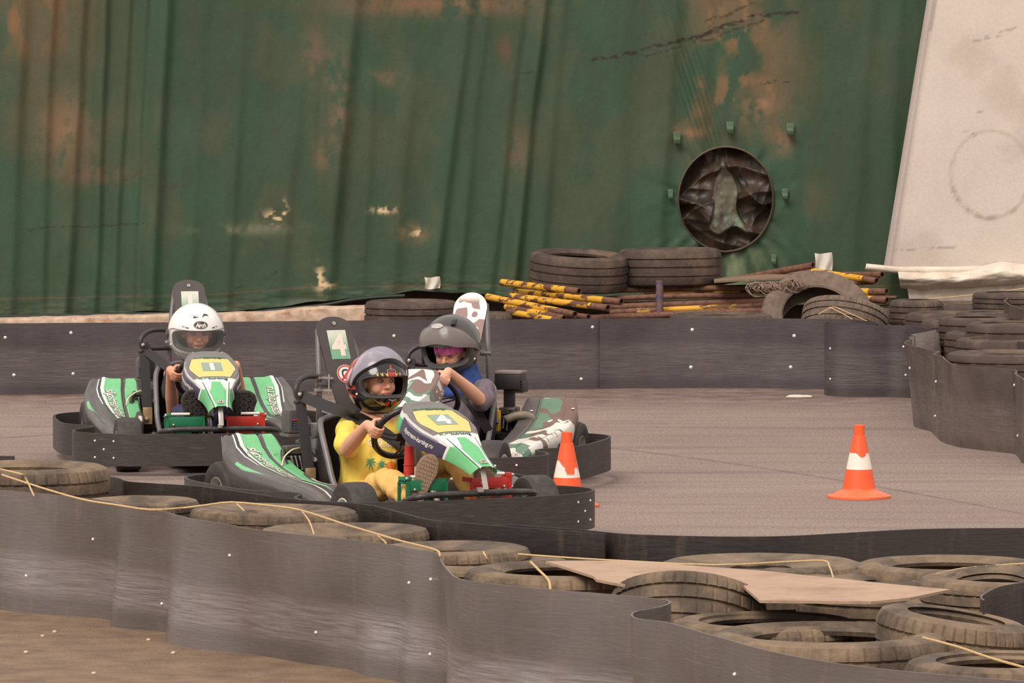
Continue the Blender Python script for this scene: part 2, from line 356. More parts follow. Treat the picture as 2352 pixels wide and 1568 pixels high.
# ================================================================== TENT WALL (green tarpaulin) with round porthole
WY = 34.5
def wall():
    x0, x1 = -4.6, 4.2; z1 = 4.4; nx, nz = 900, 440
    xs = np.linspace(x0, x1, nx); q = np.linspace(0, 1, nz)
    # hem height along x (from the photo)
    hp = [(-900, 730), (0, 722), (150, 722), (330, 714), (500, 716), (650, 706), (720, 692), (860, 680), (950, 668), (1100, 675), (1300, 690), (1700, 700), (2070, 700), (3200, 700)]
    hx = [aty(p, y, WY)[0] for p, y in hp]; hz = [aty(p, y, WY)[2] for p, y in hp]
    zb = np.interp(xs, hx, hz) + .02 * (fbm(xs * 5, xs * 0, 3) - .5)
    Z = zb[:, None] + (z1 - zb[:, None]) * q[None, :] ** 1.15; X = np.repeat(xs[:, None], nz, 1)
    PX = 1176 + (X) * FPX / WY; PY = YH + (CH - Z) * FPX / WY
    D = np.zeros_like(X)
    # folds: (px at y=700, px at y=0, height cm, half width px, strength at top)
    folds = [(20, 55, 2.2, 26, 1), (95, 120, 1.8, 20, 1), (150, 195, 3.0, 22, 1), (215, 245, 2.2, 16, 1), (262, 300, 1.6, 14, 1), (345, 385, 4.2, 26, 1), (300, 340, 1.4, 16, 1), (430, 470, .8, 30, .6), (520, 560, 1.4, 22, .3),
             (640, 705, 1.2, 34, .5), (745, 812, 4.0, 34, 1), (700, 740, 1.0, 22, .4), (830, 860, .9, 24, .3), (895, 960, 1.0, 30, .3), (990, 1075, 3.2, 26, .5), (1045, 1120, 1.4, 22, .5), (1120, 1200, 2.4, 24, .5), (1175, 1248, 3.8, 22, 1), (1235, 1290, 1.6, 26, .6),
             (1400, 1440, .8, 40, .6), (1500, 1550, 2.0, 34, .9), (1590, 1625, 1.0, 26, .7), (1800, 1830, 1.0, 46, .7), (1950, 1990, 1.2, 40, .8), (2040, 2060, 1.0, 30, .8)]
    for (b, t, h, w, st) in folds:
        c = b + (t - b) * (700 - PY) / 700 + 10 * (fbm(PY / 260 + b, PY * 0 + b, 2) - .5); s_ = (PX - c) / w
        amp = (1 - (1 - st) * sstep(450, 60, PY)) * (.75 + .6 * (vnoise(PY / 150 + b, PY * 0 + 3)))
        D += 1.35 * h / 100 * amp * np.where(s_ < 0, np.exp(-(s_ / 1.25) ** 2), np.exp(-(s_ / .55) ** 2))
    D += .045 * (fbm(X * 1.1, Z * .6 + 5, 3) - .5) + .02 * (fbm(X * 4 + 9, Z * .9, 3) - .5) + .006 * (fbm(X * 14, Z * 5, 3) - .5)
    # wrinkles near the porthole
    hx0, hz0 = aty(1667, 458, WY)[[0, 2]]; RX, RZ = .312, .345
    dx, dz = X - hx0, Z - hz0; rho = np.sqrt((dx / RX) ** 2 + (dz / RZ) ** 2); th = np.arctan2(dz, dx)
    near = np.exp(-((rho - 1.0) / .55) ** 2); D += .004 * near * np.sin(th * 11 + 6 * fbm(th * 3 + 5, rho * 2, 2)) * (rho > .9)
    fan = sstep(0, .05, -dz - .25) * np.exp(-((dx + .02) / .30) ** 2); D += .018 * fan * np.sin((dx + .12) / (.35 - dz) * 34)
    fan2 = sstep(.2, .5, dz) * np.exp(-((dx + .1 + .25 * (dz - .3)) / .12) ** 2) * sstep(1.6, .6, dz); D += .012 * fan2 * np.sin((dx + .33 * dz) * 95)
    # hem crumple
    hem = np.exp(-(Z - zb[:, None]) / .07); D += hem * (.03 * (fbm(X * 6, Z * 18, 3) - .35))
    P = np.stack([X, WY - D, Z], -1)
    g = C(54, 74, 52); col = np.ones(X.shape + (3,)) * np.array(g)
    n1 = fbm(X * 1.2 + 3, Z * .8, 5); n2 = fbm(X * 7, Z * 2.2, 5); n3 = fbm(X * 22, Z * 18, 4)
    col = mixc(col, C(48, 82, 60), .4 * sstep(.48, .68, fbm(X * 2.2 + 40, Z * .9 + 2, 5)))
    col = mixc(col, C(78, 78, 58), .5 * sstep(.5, .72, fbm(X * 3.1 + 11, Z * 2 + 8, 5)))
    col = mixc(col, C(58, 70, 48), .45 * sstep(.5, .7, n2))
    # rusty dirt fields
    f1 = sstep(420, 0, PX) * sstep(420, -60, PY); f1 = f1 * sstep(.38, .68, fbm(X * 3.2 + 1, Z * 1.6 + 3, 6))
    col = mixc(col, C(104, 82, 58), np.clip(.8 * f1, 0, 1))
    f1b = sstep(260, 0, PX) * sstep(160, 60, PY) * sstep(.5, .62, n2); col = mixc(col, C(146, 96, 54), .5 * f1b)
    cxs = 1690 + 20 * np.sin(PY / 90.); wd_ = 120 + 10 * sstep(0, 300, PY)
    f2 = np.exp(-((PX - cxs) / wd_) ** 4) * sstep(360, 210, PY); f2n = f2 * sstep(.36, .58, fbm(X * 4 + 21, Z * 3 + 7, 6))
    col = mixc(col, C(112, 90, 66), .8 * f2n); f2b = f2 * sstep(.5, .66, fbm(X * 13 + 2, Z * 9 + 3, 6)) * sstep(.35, .6, fbm(X * 4 + 7, Z * 3, 3)); col = mixc(col, C(142, 104, 70), .55 * f2b)
    for (cx, cy, ax, ay, c3, st) in ((780, 235, 26, 110, C(112, 90, 70), .6), (725, 120, 30, 60, C(106, 88, 68), .5), (1000, 10, 220, 26, C(120, 92, 66), .6), (740, 360, 20, 30, C(110, 88, 66), .5), (150, 300, 60, 80, C(122, 96, 70), .6), (880, 180, 40, 16, C(120, 96, 74), .4),
                                 (210, 400, 90, 26, C(110, 84, 62), .4), (560, 525, 110, 14, C(112, 112, 88), .55), (1160, 110, 16, 30, C(98, 70, 52), .5), (1740, 240, 34, 24, C(150, 112, 84), .6), (1580, 305, 44, 12, C(136, 98, 70), .5), (1795, 320, 24, 34, C(132, 100, 76), .5), (950, 535, 34, 20, C(140, 110, 84), .5),
                                 (1190, 350, 30, 60, C(104, 84, 62), .4), (1870, 470, 40, 60, C(92, 84, 62), .3)):
        f = np.exp(-((PX - cx) / ax) ** 2 - ((PY - cy) / ay) ** 2); col = mixc(col, c3, np.clip(st * 1.6 * f * sstep(.3, .6, n3 * .5 + n2 * .5), 0, 1))
    # pale scuffs
    for (cx, cy, ax, ay) in ((630, 500, 22, 14), (650, 480, 10, 18), (882, 482, 24, 7), (735, 640, 9, 24), (745, 655, 18, 8), (965, 536, 16, 9)):
        f = np.exp(-((PX - cx) / ax) ** 2 - ((PY - cy) / ay) ** 2) * sstep(.45, .6, fbm(X * 30, Z * 30, 4)); col = mixc(col, C(206, 180, 138), np.clip(f * 1.3, 0, 1))
    # dark drag marks
    def stroke(pts, w, st, seed=0, c3=C(46, 34, 28)):
        nonlocal col
        for (ax, ay), (bx, by) in zip(pts[:-1], pts[1:]):
            ux, uy = bx - ax, by - ay; l2 = ux * ux + uy * uy; t = np.clip(((PX - ax) * ux + (PY - ay) * uy) / l2, 0, 1)
            d = np.hypot(PX - ax - t * ux, PY - ay - t * uy + 4 * (vnoise(PX / 14 + seed, PY * 0) - .5)); f = sstep(w, w * .3, d) * sstep(.36, .52, vnoise(PX / 9 + seed, PY / 2.2))
            col = mixc(col, c3, st * f)
    main = [(1362, 138), (1440, 124), (1520, 103), (1600, 84), (1660, 62), (1730, 38), (1830, 28)]
    stroke(main, 7, .9, 1); stroke([(x + 25, y + 8) for x, y in main[1:6]], 4, .6, 5); stroke([(1560, 95), (1610, 82), (1660, 70)], 9, .5, 8)
    stroke([(1622, 50), (1680, 30), (1735, 6)], 5, .6, 3); stroke([(1750, 190), (1822, 186)], 5, .7, 4); stroke([(1190, 168), (1245, 164)], 3, .6, 6)
    stroke([(240, 440), (290, 412), (330, 392)], 5, .55, 9, C(74, 52, 42)); stroke([(380, 430), (425, 428)], 4, .5, 2, C(74, 50, 44)); stroke([(50, 528), (120, 520), (200, 520), (330, 512)], 3, .6, 12); stroke([(590, 545), (615, 558)], 4, .5, 3)
    stroke([(540, 660), (552, 656)], 5, .8, 1, C(26, 56, 38)); stroke([(625, 626), (634, 624)], 5, .8, 1, C(26, 56, 38)); stroke([(828, 592), (838, 590)], 5, .8, 1, C(26, 56, 38))
    # stitched seam above the hem
    sy = np.interp(PX, [-900, 0, 500, 700, 1000, 3000], [688, 686, 676, 660, 655, 655]); col = mixc(col, C(110, 78, 58), .45 * sstep(2.6, 1.0, np.abs(PY - sy)))
    bot = np.exp(-(Z - zb[:, None]) / .06); col = mixc(col, C(84, 84, 62), .55 * bot * sstep(.4, .6, n2))
    # dusty below the hatch
    f = sstep(-.3, -.36, dz) * np.exp(-((dx + .03) / .24) ** 2) * sstep(-.9, -.5, dz) * sstep(.35, .6, fbm(X * 8, Z * 4, 4)); col = mixc(col, C(134, 142, 108), .75 * f)
    idx = np.arange(nx * nz).reshape(nx, nz); F = np.stack([idx[:-1, :-1], idx[1:, :-1], idx[1:, 1:], idx[:-1, 1:]], -1).reshape(-1, 4)
    rc = rho.reshape(-1); inside = (rc[F] < 1.0).all(1)
    # snap vertices next to the hole onto the ellipse
    nearm = (rho < 1.0) & (rho > .93); P[..., 0] = np.where(nearm, hx0 + dx / rho, P[..., 0]); P[..., 2] = np.where(nearm, hz0 + dz / rho, P[..., 2])
    F = F[~((rc[F] < 1.0).all(1))]
    me = bpy.data.meshes.new('wall_back'); me.from_pydata(P.reshape(-1, 3).tolist(), [], F.tolist())
    A = me.color_attributes.new('Col', 'FLOAT_COLOR', 'POINT'); arr = np.ones((nx * nz, 4)); arr[:, :3] = col.reshape(-1, 3); A.data.foreach_set('color', arr.ravel())
    me.materials.append(mat('green_tarpaulin', vc=True, rough=.62, n_amt=.07, n_scale=60, bump=.12, b_scale=260, spec=.35)); fin(me, 180)
    o = bpy.data.objects.new('wall_back', me); COL.objects.link(o); tag(o, 'tall dirty green tarpaulin wall with vertical folds and a round vent', None, kind='structure')
    # rim sleeve + crumpled fabric cover in the vent
    mb = MB(); n = 72; V = []; F2 = []
    for k, (rr, yy) in enumerate(((1.03, -.012), (1.0, -.03), (.985, 0.0), (.98, .10), (.97, .27))):
        for i in range(n): a = 2 * pi * i / n; V.append((hx0 + RX * rr * math.cos(a), WY - 0.0 + yy, hz0 + RZ * rr * math.sin(a)))
    for k in range(4):
        for i in range(n): j = (i + 1) % n; F2.append((k * n + i, (k + 1) * n + i, (k + 1) * n + j, k * n + j))
    mb.add(V, F2); r_ = mb.build('vent_rim', mat('rim_tarp', C(88, 76, 58), .8, n_amt=.25), o, smooth=60)
    K, n = 70, 220; rr = np.linspace(.0, .985, K)[:, None]; a = np.linspace(0, 2 * pi, n)[None, :]
    U = rr * np.cos(a); W = rr * np.sin(a)
    u = U; w = W
    # facetted crumples
    rs = np.random.RandomState(5); d = .17 + 0 * u
    for k in range(26):
        ang = rs.rand() * pi; off = rs.uniform(-.8, .8); amp = rs.uniform(.03, .09); s_ = u * np.cos(ang) + w * np.sin(ang) - off + .12 * np.sin(3 * u + k) * np.cos(2.5 * w + k); al = rs.uniform(4, 9)
        d = d - amp * np.exp(-np.abs(s_) * al) * (vnoise(u * 2 + k, w * 2) )
    # the hanging tongue
    tw = .12 + .27 * np.clip((.75 - w) / 1.2, 0, 1) + .05 * np.sin(w * 7); tx = -.04 + .12 * np.clip(.4 - w, 0, 1) * .8 + .03 * np.sin(w * 5); tong = sstep(0, .06, tw - np.abs(u - tx)) * sstep(-.64 + .06 * np.sin(u * 9), -.56 + .06 * np.sin(u * 9), w) * sstep(.95, .5, w)
    d = np.where(tong > 0, d * (1 - tong) + tong * (-.005 - .05 * np.clip(-w + .3, 0, 1) + .035 * fbm(u * 3, w * 3, 3) + .05 * np.abs((u - tx) + .25 * (w + .2))), d)
    d += .1 * sstep(.45, .8, rr) * (W < -.1) * (1 - tong) * .5
    d -= .05 * sstep(.2, .9, U) * (1 - tong)
    d = np.clip(d, -.07, .26)
    P2 = np.stack([hx0 + RX * u, WY + d, hz0 + RZ * w], -1)
    c2 = np.ones(u.shape + (3,)) * np.array(C(70, 56, 44)); c2 = mixc(c2, C(44, 34, 28), sstep(.35, .65, fbm(u * 3, w * 3, 4))); c2 = mixc(c2, C(98, 92, 72), .8 * tong * sstep(.3, .6, fbm(u * 5 + 3, w * 4, 4))); c2 = mixc(c2, C(92, 112, 84), .7 * tong * sstep(-.1, -.45, w) * sstep(.45, .55, fbm(u * 9, w * 9, 4)))
    c = grid_obj('vent_cover', P2, c2, mat('crumpled_tarp', vc=True, rough=.5, n_amt=.12, n_scale=30), o)
    Mf = mat('green_clip', C(78, 98, 74), .6, n_amt=.2)
    for (px, py, s_) in ((1555, 322, 1), (1677, 298, 1), (1815, 302, 1), (1540, 451, .7), (1803, 450, .8), (1777, 600, .7)):
        p = aty(px, py, WY - .05); mb = MB(); mb.box((p[0], p[1], p[2]), (.045 * s_, .05, .035 * s_), Matrix.Rotation(.4, 3, 'X'), bev=.006); mb.box((p[0], p[1] + .02, p[2] + .03), (.05 * s_, .012, .05 * s_), bev=.003); mb.build('clip', Mf, o)
    return o
wall_obj = wall()
# white tarpaulin wall on the right
def white_wall():
    nx, nz = 160, 260; Y0 = 34.25; tb = np.linspace(0, 1, nz); P = np.zeros((nx, nz, 3)); xb = aty(2030, 620, Y0)[0]; zb = aty(2030, 618, Y0)[2]; xt = aty(2130, 0, Y0)[0]; zt = aty(2130, 0, Y0)[2]
    for j in range(nz):
        z = zb + (4.3 - zb) * tb[j]; xe = xb + (xt - xb) * (z - zb) / (zt - zb); xs = np.linspace(xe, 5.6, nx); P[:, j, 0] = xs; P[:, j, 2] = z
    X, Z = P[..., 0], P[..., 2]; P[..., 1] = Y0 - .03 * (fbm(X * 1.3, Z * 1.0, 3) - .5) - .012 * (fbm(X * 5, Z * 2, 3) - .5)
    edge = X - X[:1, :]; P[..., 1] += -.012 * (edge < .045) * (edge > .002) + .05 * np.exp(-edge / .006)
    PX = 1176 + X * FPX / Y0; PY = YH + (CH - Z) * FPX / Y0
    col = np.ones(X.shape + (3,)) * np.array(C(206, 192, 179)); col = mixc(col, C(184, 168, 154), .55 * sstep(.5, .72, fbm(X * 2, Z * 2.6, 5))); col = mixc(col, C(166, 152, 146), .75 * (edge < .055))
    ring = np.hypot((PX - 2275) / 92, (PY - 400) / 100); col = mixc(col, C(154, 136, 116), .7 * sstep(.09, .02, np.abs(ring - 1)) * sstep(350, 440, PY) * sstep(.4, .6, fbm(X * 20, Z * 20, 3))); col = mixc(col, C(160, 142, 124), .35 * sstep(.06, .02, np.abs(ring - 1)))
    for (x0, y0, x1, y1) in ((2240, 90, 2340, 62), (2235, 95, 2300, 80), (2060, 575, 2200, 566), (2245, 255, 2262, 262), (2215, 300, 2240, 310)):
        t = np.clip(((PX - x0) * (x1 - x0) + (PY - y0) * (y1 - y0)) / ((x1 - x0) ** 2 + (y1 - y0) ** 2), 0, 1); d = np.hypot(PX - x0 - t * (x1 - x0), PY - y0 - t * (y1 - y0)); col = mixc(col, C(140, 122, 108), .6 * sstep(4, 1, d) * sstep(.4, .55, vnoise(PX / 6, PY / 2)))
    Mw = mat('white_tarpaulin', vc=True, rough=.6, n_amt=.05, n_scale=60, bump=.08, b_scale=200)
    o = grid_obj('wall_right', P, col, Mw); tag(o, 'dirty white tarpaulin wall at the right with a slanted edge', None, kind='structure')
    Mh = mat('white_hem', C(214, 200, 182), .65, n_amt=.14, n_scale=8, stretch=(1, 1, 1), dirt=C(170, 148, 124), d_scale=7, d_lo=.5, d_hi=.8, bump=.2, b_scale=30)
    # folded bottom flap, fat roll and lower skirt
    def strip(name, top, bot, bulge, depth, m, seed, lab=None):
        nu, nv = 140, 24; us = np.linspace(0, 1, nu); tx = np.interp(us * (top[-1][0] - top[0][0]) + top[0][0], [p[0] for p in top], [p[1] for p in top]); bx = np.interp(us * (bot[-1][0] - bot[0][0]) + bot[0][0], [p[0] for p in bot], [p[1] for p in bot])
        Q = np.zeros((nu, nv, 3))
        for i in range(nu):
            for j in range(nv):
                v = j / (nv - 1); px = (top[0][0] + us[i] * (top[-1][0] - top[0][0])) * (1 - v) + v * (bot[0][0] + us[i] * (bot[-1][0] - bot[0][0])); py = tx[i] * (1 - v) + bx[i] * v
                Q[i, j] = aty(px, py, Y0 - depth - bulge * math.sin(pi * v) ** .7 - bulge * .5 * (fbm(px / 60. + seed, v * 3., 4) - .5))
        return grid_obj(name, Q, None, m, o, flip=True)
    strip('hem_flap', [(1990, 605), (2060, 612), (2200, 612), (2352, 606), (2900, 596)], [(1986, 621), (2060, 628), (2200, 632), (2352, 626), (2900, 612)], .02, .05, Mh, 1)
    strip('rolled_hem', [(2062, 620), (2200, 622), (2300, 600), (2352, 606), (2900, 592)], [(2068, 662), (2120, 666), (2250, 658), (2352, 650), (2900, 630)], .12, .02, Mh, 4)
    strip('ground_skirt', [(2084, 662), (2200, 658), (2352, 646), (2900, 626)], [(2090, 700), (2200, 700), (2352, 700), (2900, 700)], .02, .0, Mh, 9)
    return o
white_wall()
# pale stone strip in front of the green wall's foot
def curb():
    mb = MB(); N = 150
    for k in range(N): pass
    xs = np.linspace(-4.6, aty(855, 700, 33.9)[0], N); pr = []
    top = lambda x: np.interp(1176 + x * FPX / 33.9, [-400, 0, 200, 400, 600, 700, 855], [733, 731, 727, 722, 717, 707, 703])
    V = []; n = 9
    for i, x in enumerate(xs):
        zt = CH - (top(x) - YH) * 33.9 / FPX + .012 * (float(fbm(x * 9, 2.0, 3)) - .5)
        for (dy, dz) in ((.22, 0), (.02, 0), (0, -.012), (-.015 + .02 * float(fbm(x * 12, 5., 3)), -.05), (0, -.11), (0, -.36)):
            V.append((x, 33.9 + dy, max(.0, zt + dz)))
    F = []
    for i in range(N - 1):
        for k in range(5): F.append((i * 6 + k, i * 6 + k + 1, (i + 1) * 6 + k + 1, (i + 1) * 6 + k))
    F.append((0, 1, 2, 3, 4, 5)[::-1]); F.append(tuple((N - 1) * 6 + k for k in range(6)))
    mb.add(V, F); o = mb.build('curb', mat('pale_stone', C(190, 164, 142), .9, n_amt=.3, n_scale=16, dirt=C(164, 104, 74), d_scale=9, d_lo=.52, d_hi=.72, bump=.6, b_scale=22), smooth=50)
    tag(o, 'rough pinkish stone curb strip along the foot of the green wall', 'curb')
curb()
def base_strip():
    mb = MB(); mb.box((-.2, 34.85, .28), (9.6, .3, .56)); tag(mb.build('trim_1', mat('dark_soil', C(62, 46, 38), .95, n_amt=.4, n_scale=5, bump=.6, b_scale=12), smooth=0), 'dark earth and base edge behind the hem of the green wall', None, kind='structure')
    mb = MB(); P = cmr([aty(x, y, 34.25) for x, y in ((-300, 734), (0, 727), (200, 723), (400, 720), (520, 722), (640, 711), (740, 701), (800, 690), (860, 683), (930, 679))], 5); mb.tube(P, .012, 8)
    tag(mb.build('hem_cable', mat('black_rubber', C(34, 42, 34), .6), smooth=60), 'dark green black cord running along the lower hem of the green wall', 'cord')
base_strip()
# ================================================================== BARRIER SHEETS
def mat_sheet(name, base, hi, scuff, s_lo, s_hi, sc_amt, brown):
    m = bpy.data.materials.new(name); m.use_nodes = True; t = m.node_tree; L = t.links; b = t.nodes['Principled BSDF']; N = t.nodes.new
    uv = N('ShaderNodeTexCoord'); sp = N('ShaderNodeSeparateXYZ'); L.new(uv.outputs['UV'], sp.inputs[0])
    def noise(sc, scale=(1, 1, 1), det=6, ro=.6):
        mp = N('ShaderNodeMapping'); mp.inputs['Scale'].default_value = scale; L.new(uv.outputs['UV'], mp.inputs[0]); n = N('ShaderNodeTexNoise'); n.inputs['Scale'].default_value = sc; n.inputs['Detail'].default_value = det; n.inputs['Roughness'].default_value = ro; L.new(mp.outputs[0], n.inputs['Vector']); return n.outputs['Fac']
    def rng(x, a, c, lo, h): r = N('ShaderNodeMapRange'); r.inputs['From Min'].default_value = a; r.inputs['From Max'].default_value = c; r.inputs['To Min'].default_value = lo; r.inputs['To Max'].default_value = h; L.new(x, r.inputs[0]); return r.outputs[0]
    def mul(a, c): n = N('ShaderNodeMath'); n.operation = 'MULTIPLY'; L.new(a, n.inputs[0]); L.new(c, n.inputs[1]); return n.outputs[0]
    def mix(f, a, c):
        x = N('ShaderNodeMix'); x.data_type = 'RGBA'; L.new(f, x.inputs[0])
        for s_, q in ((6, a), (7, c)):
            if isinstance(q, tuple): x.inputs[s_].default_value = (*q, 1)
            else: L.new(q, x.inputs[s_])
        return x.outputs[2]
    c = mix(rng(noise(2.2, (1, 1, 1)), .35, .65, 0, 1), base, hi)
    band = mul(rng(sp.outputs['Y'], s_lo - .02, s_lo + .02, 0, 1), rng(sp.outputs['Y'], s_hi - .02, s_hi + .03, 1, 0))
    st = rng(noise(5, (1, 26, 1), 7, .7), .4, .68, .12, 1); c = mix(mul(mul(band, st), rng(noise(1.2, (1, 2, 1)), .3, .6, sc_amt * .5, sc_amt)), c, scuff)
    c = mix(rng(noise(3.2, (.6, 34, 1), 8, .75), .6, .74, 0, .5), c, tuple(q * 1.25 for q in scuff))
    c = mix(rng(noise(7, (2.5, .5, 1), 6), .56, .75, 0, .55), c, brown)
    L.new(c, b.inputs['Base Color']); L.new(rng(noise(9, (1, 8, 1)), .3, .7, .26, .46), b.inputs['Roughness']); b.inputs['Specular IOR Level'].default_value = .75
    bp = N('ShaderNodeBump'); bp.inputs['Strength'].default_value = .12; bp.inputs['Distance'].default_value = .01; L.new(noise(20, (1, 6, 1)), bp.inputs['Height']); L.new(bp.outputs[0], b.inputs['Normal'])
    return m
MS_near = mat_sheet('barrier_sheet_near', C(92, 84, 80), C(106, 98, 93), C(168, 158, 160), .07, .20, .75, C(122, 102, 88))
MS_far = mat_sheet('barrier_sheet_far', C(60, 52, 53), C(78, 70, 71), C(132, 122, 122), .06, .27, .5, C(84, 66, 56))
MS_mid = mat_sheet('barrier_sheet_mid', C(58, 49, 46), C(96, 83, 76), C(140, 128, 118), .05, .24, .35, C(122, 102, 86))  # tones set wide apart to paint in light and dark of the buckles
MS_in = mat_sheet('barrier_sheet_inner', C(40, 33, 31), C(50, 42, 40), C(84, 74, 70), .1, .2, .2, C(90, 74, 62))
HB = .43
def screw(parent, pts, r=.008):
    for (px, py, Y) in pts:
        p = aty(px, py, Y); mb = MB(); mb.ell((p[0], p[1] - .004, p[2]), (r, .006, r), nu=12, nv=8); mb.build('screw', M_zinc, parent)
BAR = {}
def barrier(name, top, m, label, bot=None, n=4, wav=None, th=.006, rows=10, z0=0.0, hb=HB, u0=0):
    T = [atz(px, py, hb) for px, py in top]
    if bot: B = [atz(px, py, z0) for px, py in bot]
    else: B = [np.array([p[0], p[1], z0]) for p in T]
    T = cmr(T, n)
    if bot:
        # resample bottom to the same count by arc fraction
        B = cmr(B, 12); B = np.array(B); 
        dT = np.r_[0, np.cumsum(np.linalg.norm(np.diff(np.array(T)[:, :2], axis=0), axis=1))]; dB = np.r_[0, np.cumsum(np.linalg.norm(np.diff(B[:, :2], axis=0), axis=1))]
        B = np.stack([np.interp(dT / dT[-1], dB / dB[-1], B[:, k]) for k in range(3)], -1)
    else: B = cmr(B, n)
    mb = MB(); sheet(mb, T, B, th, rows, wav=wav, u0=u0)
    BAR[label] = np.array([v[:2] for v in mb.v])
    o = mb.build(name, m, smooth=50); tag(o, label, 'barrier'); return o
def bumps(l, q):
    # the sheet leans back in some places and forward in others, and buckles at mid height
    lean = 0; bulge = 0
    for (c, a, w) in ((.45, 1, .16), (.80, -1, .14), (1.07, 1, .07), (1.30, -1.1, .12), (1.60, 1, .10), (1.85, .9, .12), (2.2, -1.2, .22), (2.6, -.6, .15), (2.88, .8, .10), (3.15, 1.1, .08), (3.5, -.8, .2), (4.1, .3, .3), (4.6, .8, .12)):
        lean += a * math.exp(-((l - c) / (w * 1.35)) ** 2)
    for (c, a, w) in ((.62, -.016, .05), (.95, .02, .06), (1.18, -.02, .05), (1.42, .022, .06), (1.72, -.014, .04), (2.0, .02, .08), (2.45, -.016, .08), (2.95, .014, .05), (3.9, .012, .2)):
        bulge += a * math.exp(-((l - c) / (w * 1.7)) ** 2)
    return -.05 * lean * (1 - q) + 1.3 * bulge * (.3 + .7 * math.sin(pi * (.08 + .8 * q))) + .02 * mn.noise(Vector((l * 2.6, q * 1.6, 3))) * (1 - .5 * q)
barA = barrier('track_barrier', [(-120, 1116), (0, 1125), (153, 1138), (255, 1154), (383, 1178), (510, 1204), (561, 1213), (714, 1229), (867, 1247), (960, 1262), (995, 1268), (1006, 1280), (1012, 1296), (1022, 1312), (1038, 1325), (1075, 1334), (1200, 1348), (1400, 1364), (1485, 1372), (1530, 1378), (1533, 1385), (1510, 1393), (1462, 1403), (1453, 1411), (1470, 1420), (1538, 1429), (1640, 1460), (1800, 1503), (2000, 1533), (2200, 1552), (2352, 1563), (2600, 1580)],
               MS_near, 'long bent grey plastic barrier sheet nearest the camera, scuffed along its lower half', wav=bumps, n=7, rows=12)
for (px, py) in ((214, 1238), (528, 1275), (940, 1338), (990, 1328), (60, 1322), (372, 1386), (726, 1452), (990, 1502), (1688, 1548)):
    # find depth of the sheet surface under this pixel
    pass
bpy.context.view_layer.update()
def surf_hit(o, px, py):
    d = ray(px, py); dg = bpy.context.evaluated_depsgraph_get(); ok, loc, n, i = o.ray_cast(Vector((0, 0, CH)) , Vector(d).normalized()); return (loc, n) if ok else (None, None)
def screws_on(o, pts, r=.008, m=None):
    for px, py in pts:
        p, n = surf_hit(o, px, py)
        if p is None: continue
        R = n.to_track_quat('Z', 'Y').to_matrix(); mb = MB(); mb.ell(p, (r, r, .005), R, nu=12, nv=8); mb.ell(p + n * .003, (r * .5, r * .5, .004), R, nu=8, nv=6); mb.build('screw', m or M_zinc, o)
screws_on(barA, [(214, 1238), (528, 1275), (940, 1338), (60, 1322), (372, 1386), (726, 1452), (990, 1330), (988, 1502), (1688, 1548)], .006)
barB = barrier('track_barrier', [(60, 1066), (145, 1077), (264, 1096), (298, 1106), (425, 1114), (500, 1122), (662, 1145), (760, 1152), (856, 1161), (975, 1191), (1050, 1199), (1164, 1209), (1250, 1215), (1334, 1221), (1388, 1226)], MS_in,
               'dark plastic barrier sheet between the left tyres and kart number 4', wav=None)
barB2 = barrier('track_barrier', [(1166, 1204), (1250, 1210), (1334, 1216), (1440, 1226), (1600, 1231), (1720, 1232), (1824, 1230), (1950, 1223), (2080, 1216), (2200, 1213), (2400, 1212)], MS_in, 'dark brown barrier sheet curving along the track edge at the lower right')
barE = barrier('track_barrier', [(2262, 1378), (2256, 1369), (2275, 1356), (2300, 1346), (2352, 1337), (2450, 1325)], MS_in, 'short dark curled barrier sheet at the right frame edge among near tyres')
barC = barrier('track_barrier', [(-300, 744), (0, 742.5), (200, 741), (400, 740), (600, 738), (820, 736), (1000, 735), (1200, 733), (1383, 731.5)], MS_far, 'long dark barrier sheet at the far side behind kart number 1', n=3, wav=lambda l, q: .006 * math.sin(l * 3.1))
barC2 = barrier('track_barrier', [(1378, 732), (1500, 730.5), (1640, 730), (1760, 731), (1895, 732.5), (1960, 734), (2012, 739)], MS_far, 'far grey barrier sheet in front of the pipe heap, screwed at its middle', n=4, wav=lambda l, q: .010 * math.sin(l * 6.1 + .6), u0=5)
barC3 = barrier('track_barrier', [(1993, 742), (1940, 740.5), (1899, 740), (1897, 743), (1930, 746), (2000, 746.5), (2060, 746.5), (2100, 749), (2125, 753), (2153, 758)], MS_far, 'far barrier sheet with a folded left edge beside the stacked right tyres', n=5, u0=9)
screws_on(barC, [(12, 775), (163, 764), (32, 861), (168, 858), (905, 771), (905, 862), (1361, 751), (1335, 870)], .010)
screws_on(barC2, [(1590, 757), (1824, 771), (1587, 843), (1816, 843)], .011)
screws_on(barC3, [(1907, 800), (2075, 796), (1907, 870), (2080, 861)], .008)
barD = barrier('track_barrier', [(2153, 757), (2120, 763), (2092, 768), (2099, 771), (2087, 774), (2092, 778), (2080, 783), (2079, 789), (2093, 793), (2127, 801), (2146, 805), (2156, 807), (2144, 813), (2164, 818), (2168, 824), (2176, 830), (2187, 836), (2204, 840), (2250, 843), (2303, 846), (2328, 849), (2334, 853), (2331, 858), (2347, 868), (2358, 874), (2420, 882)], MS_mid,
               'buckled brown barrier sheet around the tyre wall at the right edge', n=5, bot=[(2175, 950), (2140, 955), (2118, 960), (2112, 964), (2104, 968), (2100, 972), (2098, 976), (2101, 980), (2112, 984), (2135, 990), (2140, 993), (2144, 997), (2150, 1003), (2158, 1011), (2170, 1018), (2185, 1022), (2204, 1027), (2250, 1033), (2303, 1039), (2330, 1043), (2338, 1050), (2344, 1058), (2352, 1064), (2420, 1075)])
screws_on(barD, [(2150, 876), (2148, 955), (2330, 884), (2338, 1000), (2090, 845)], .008)
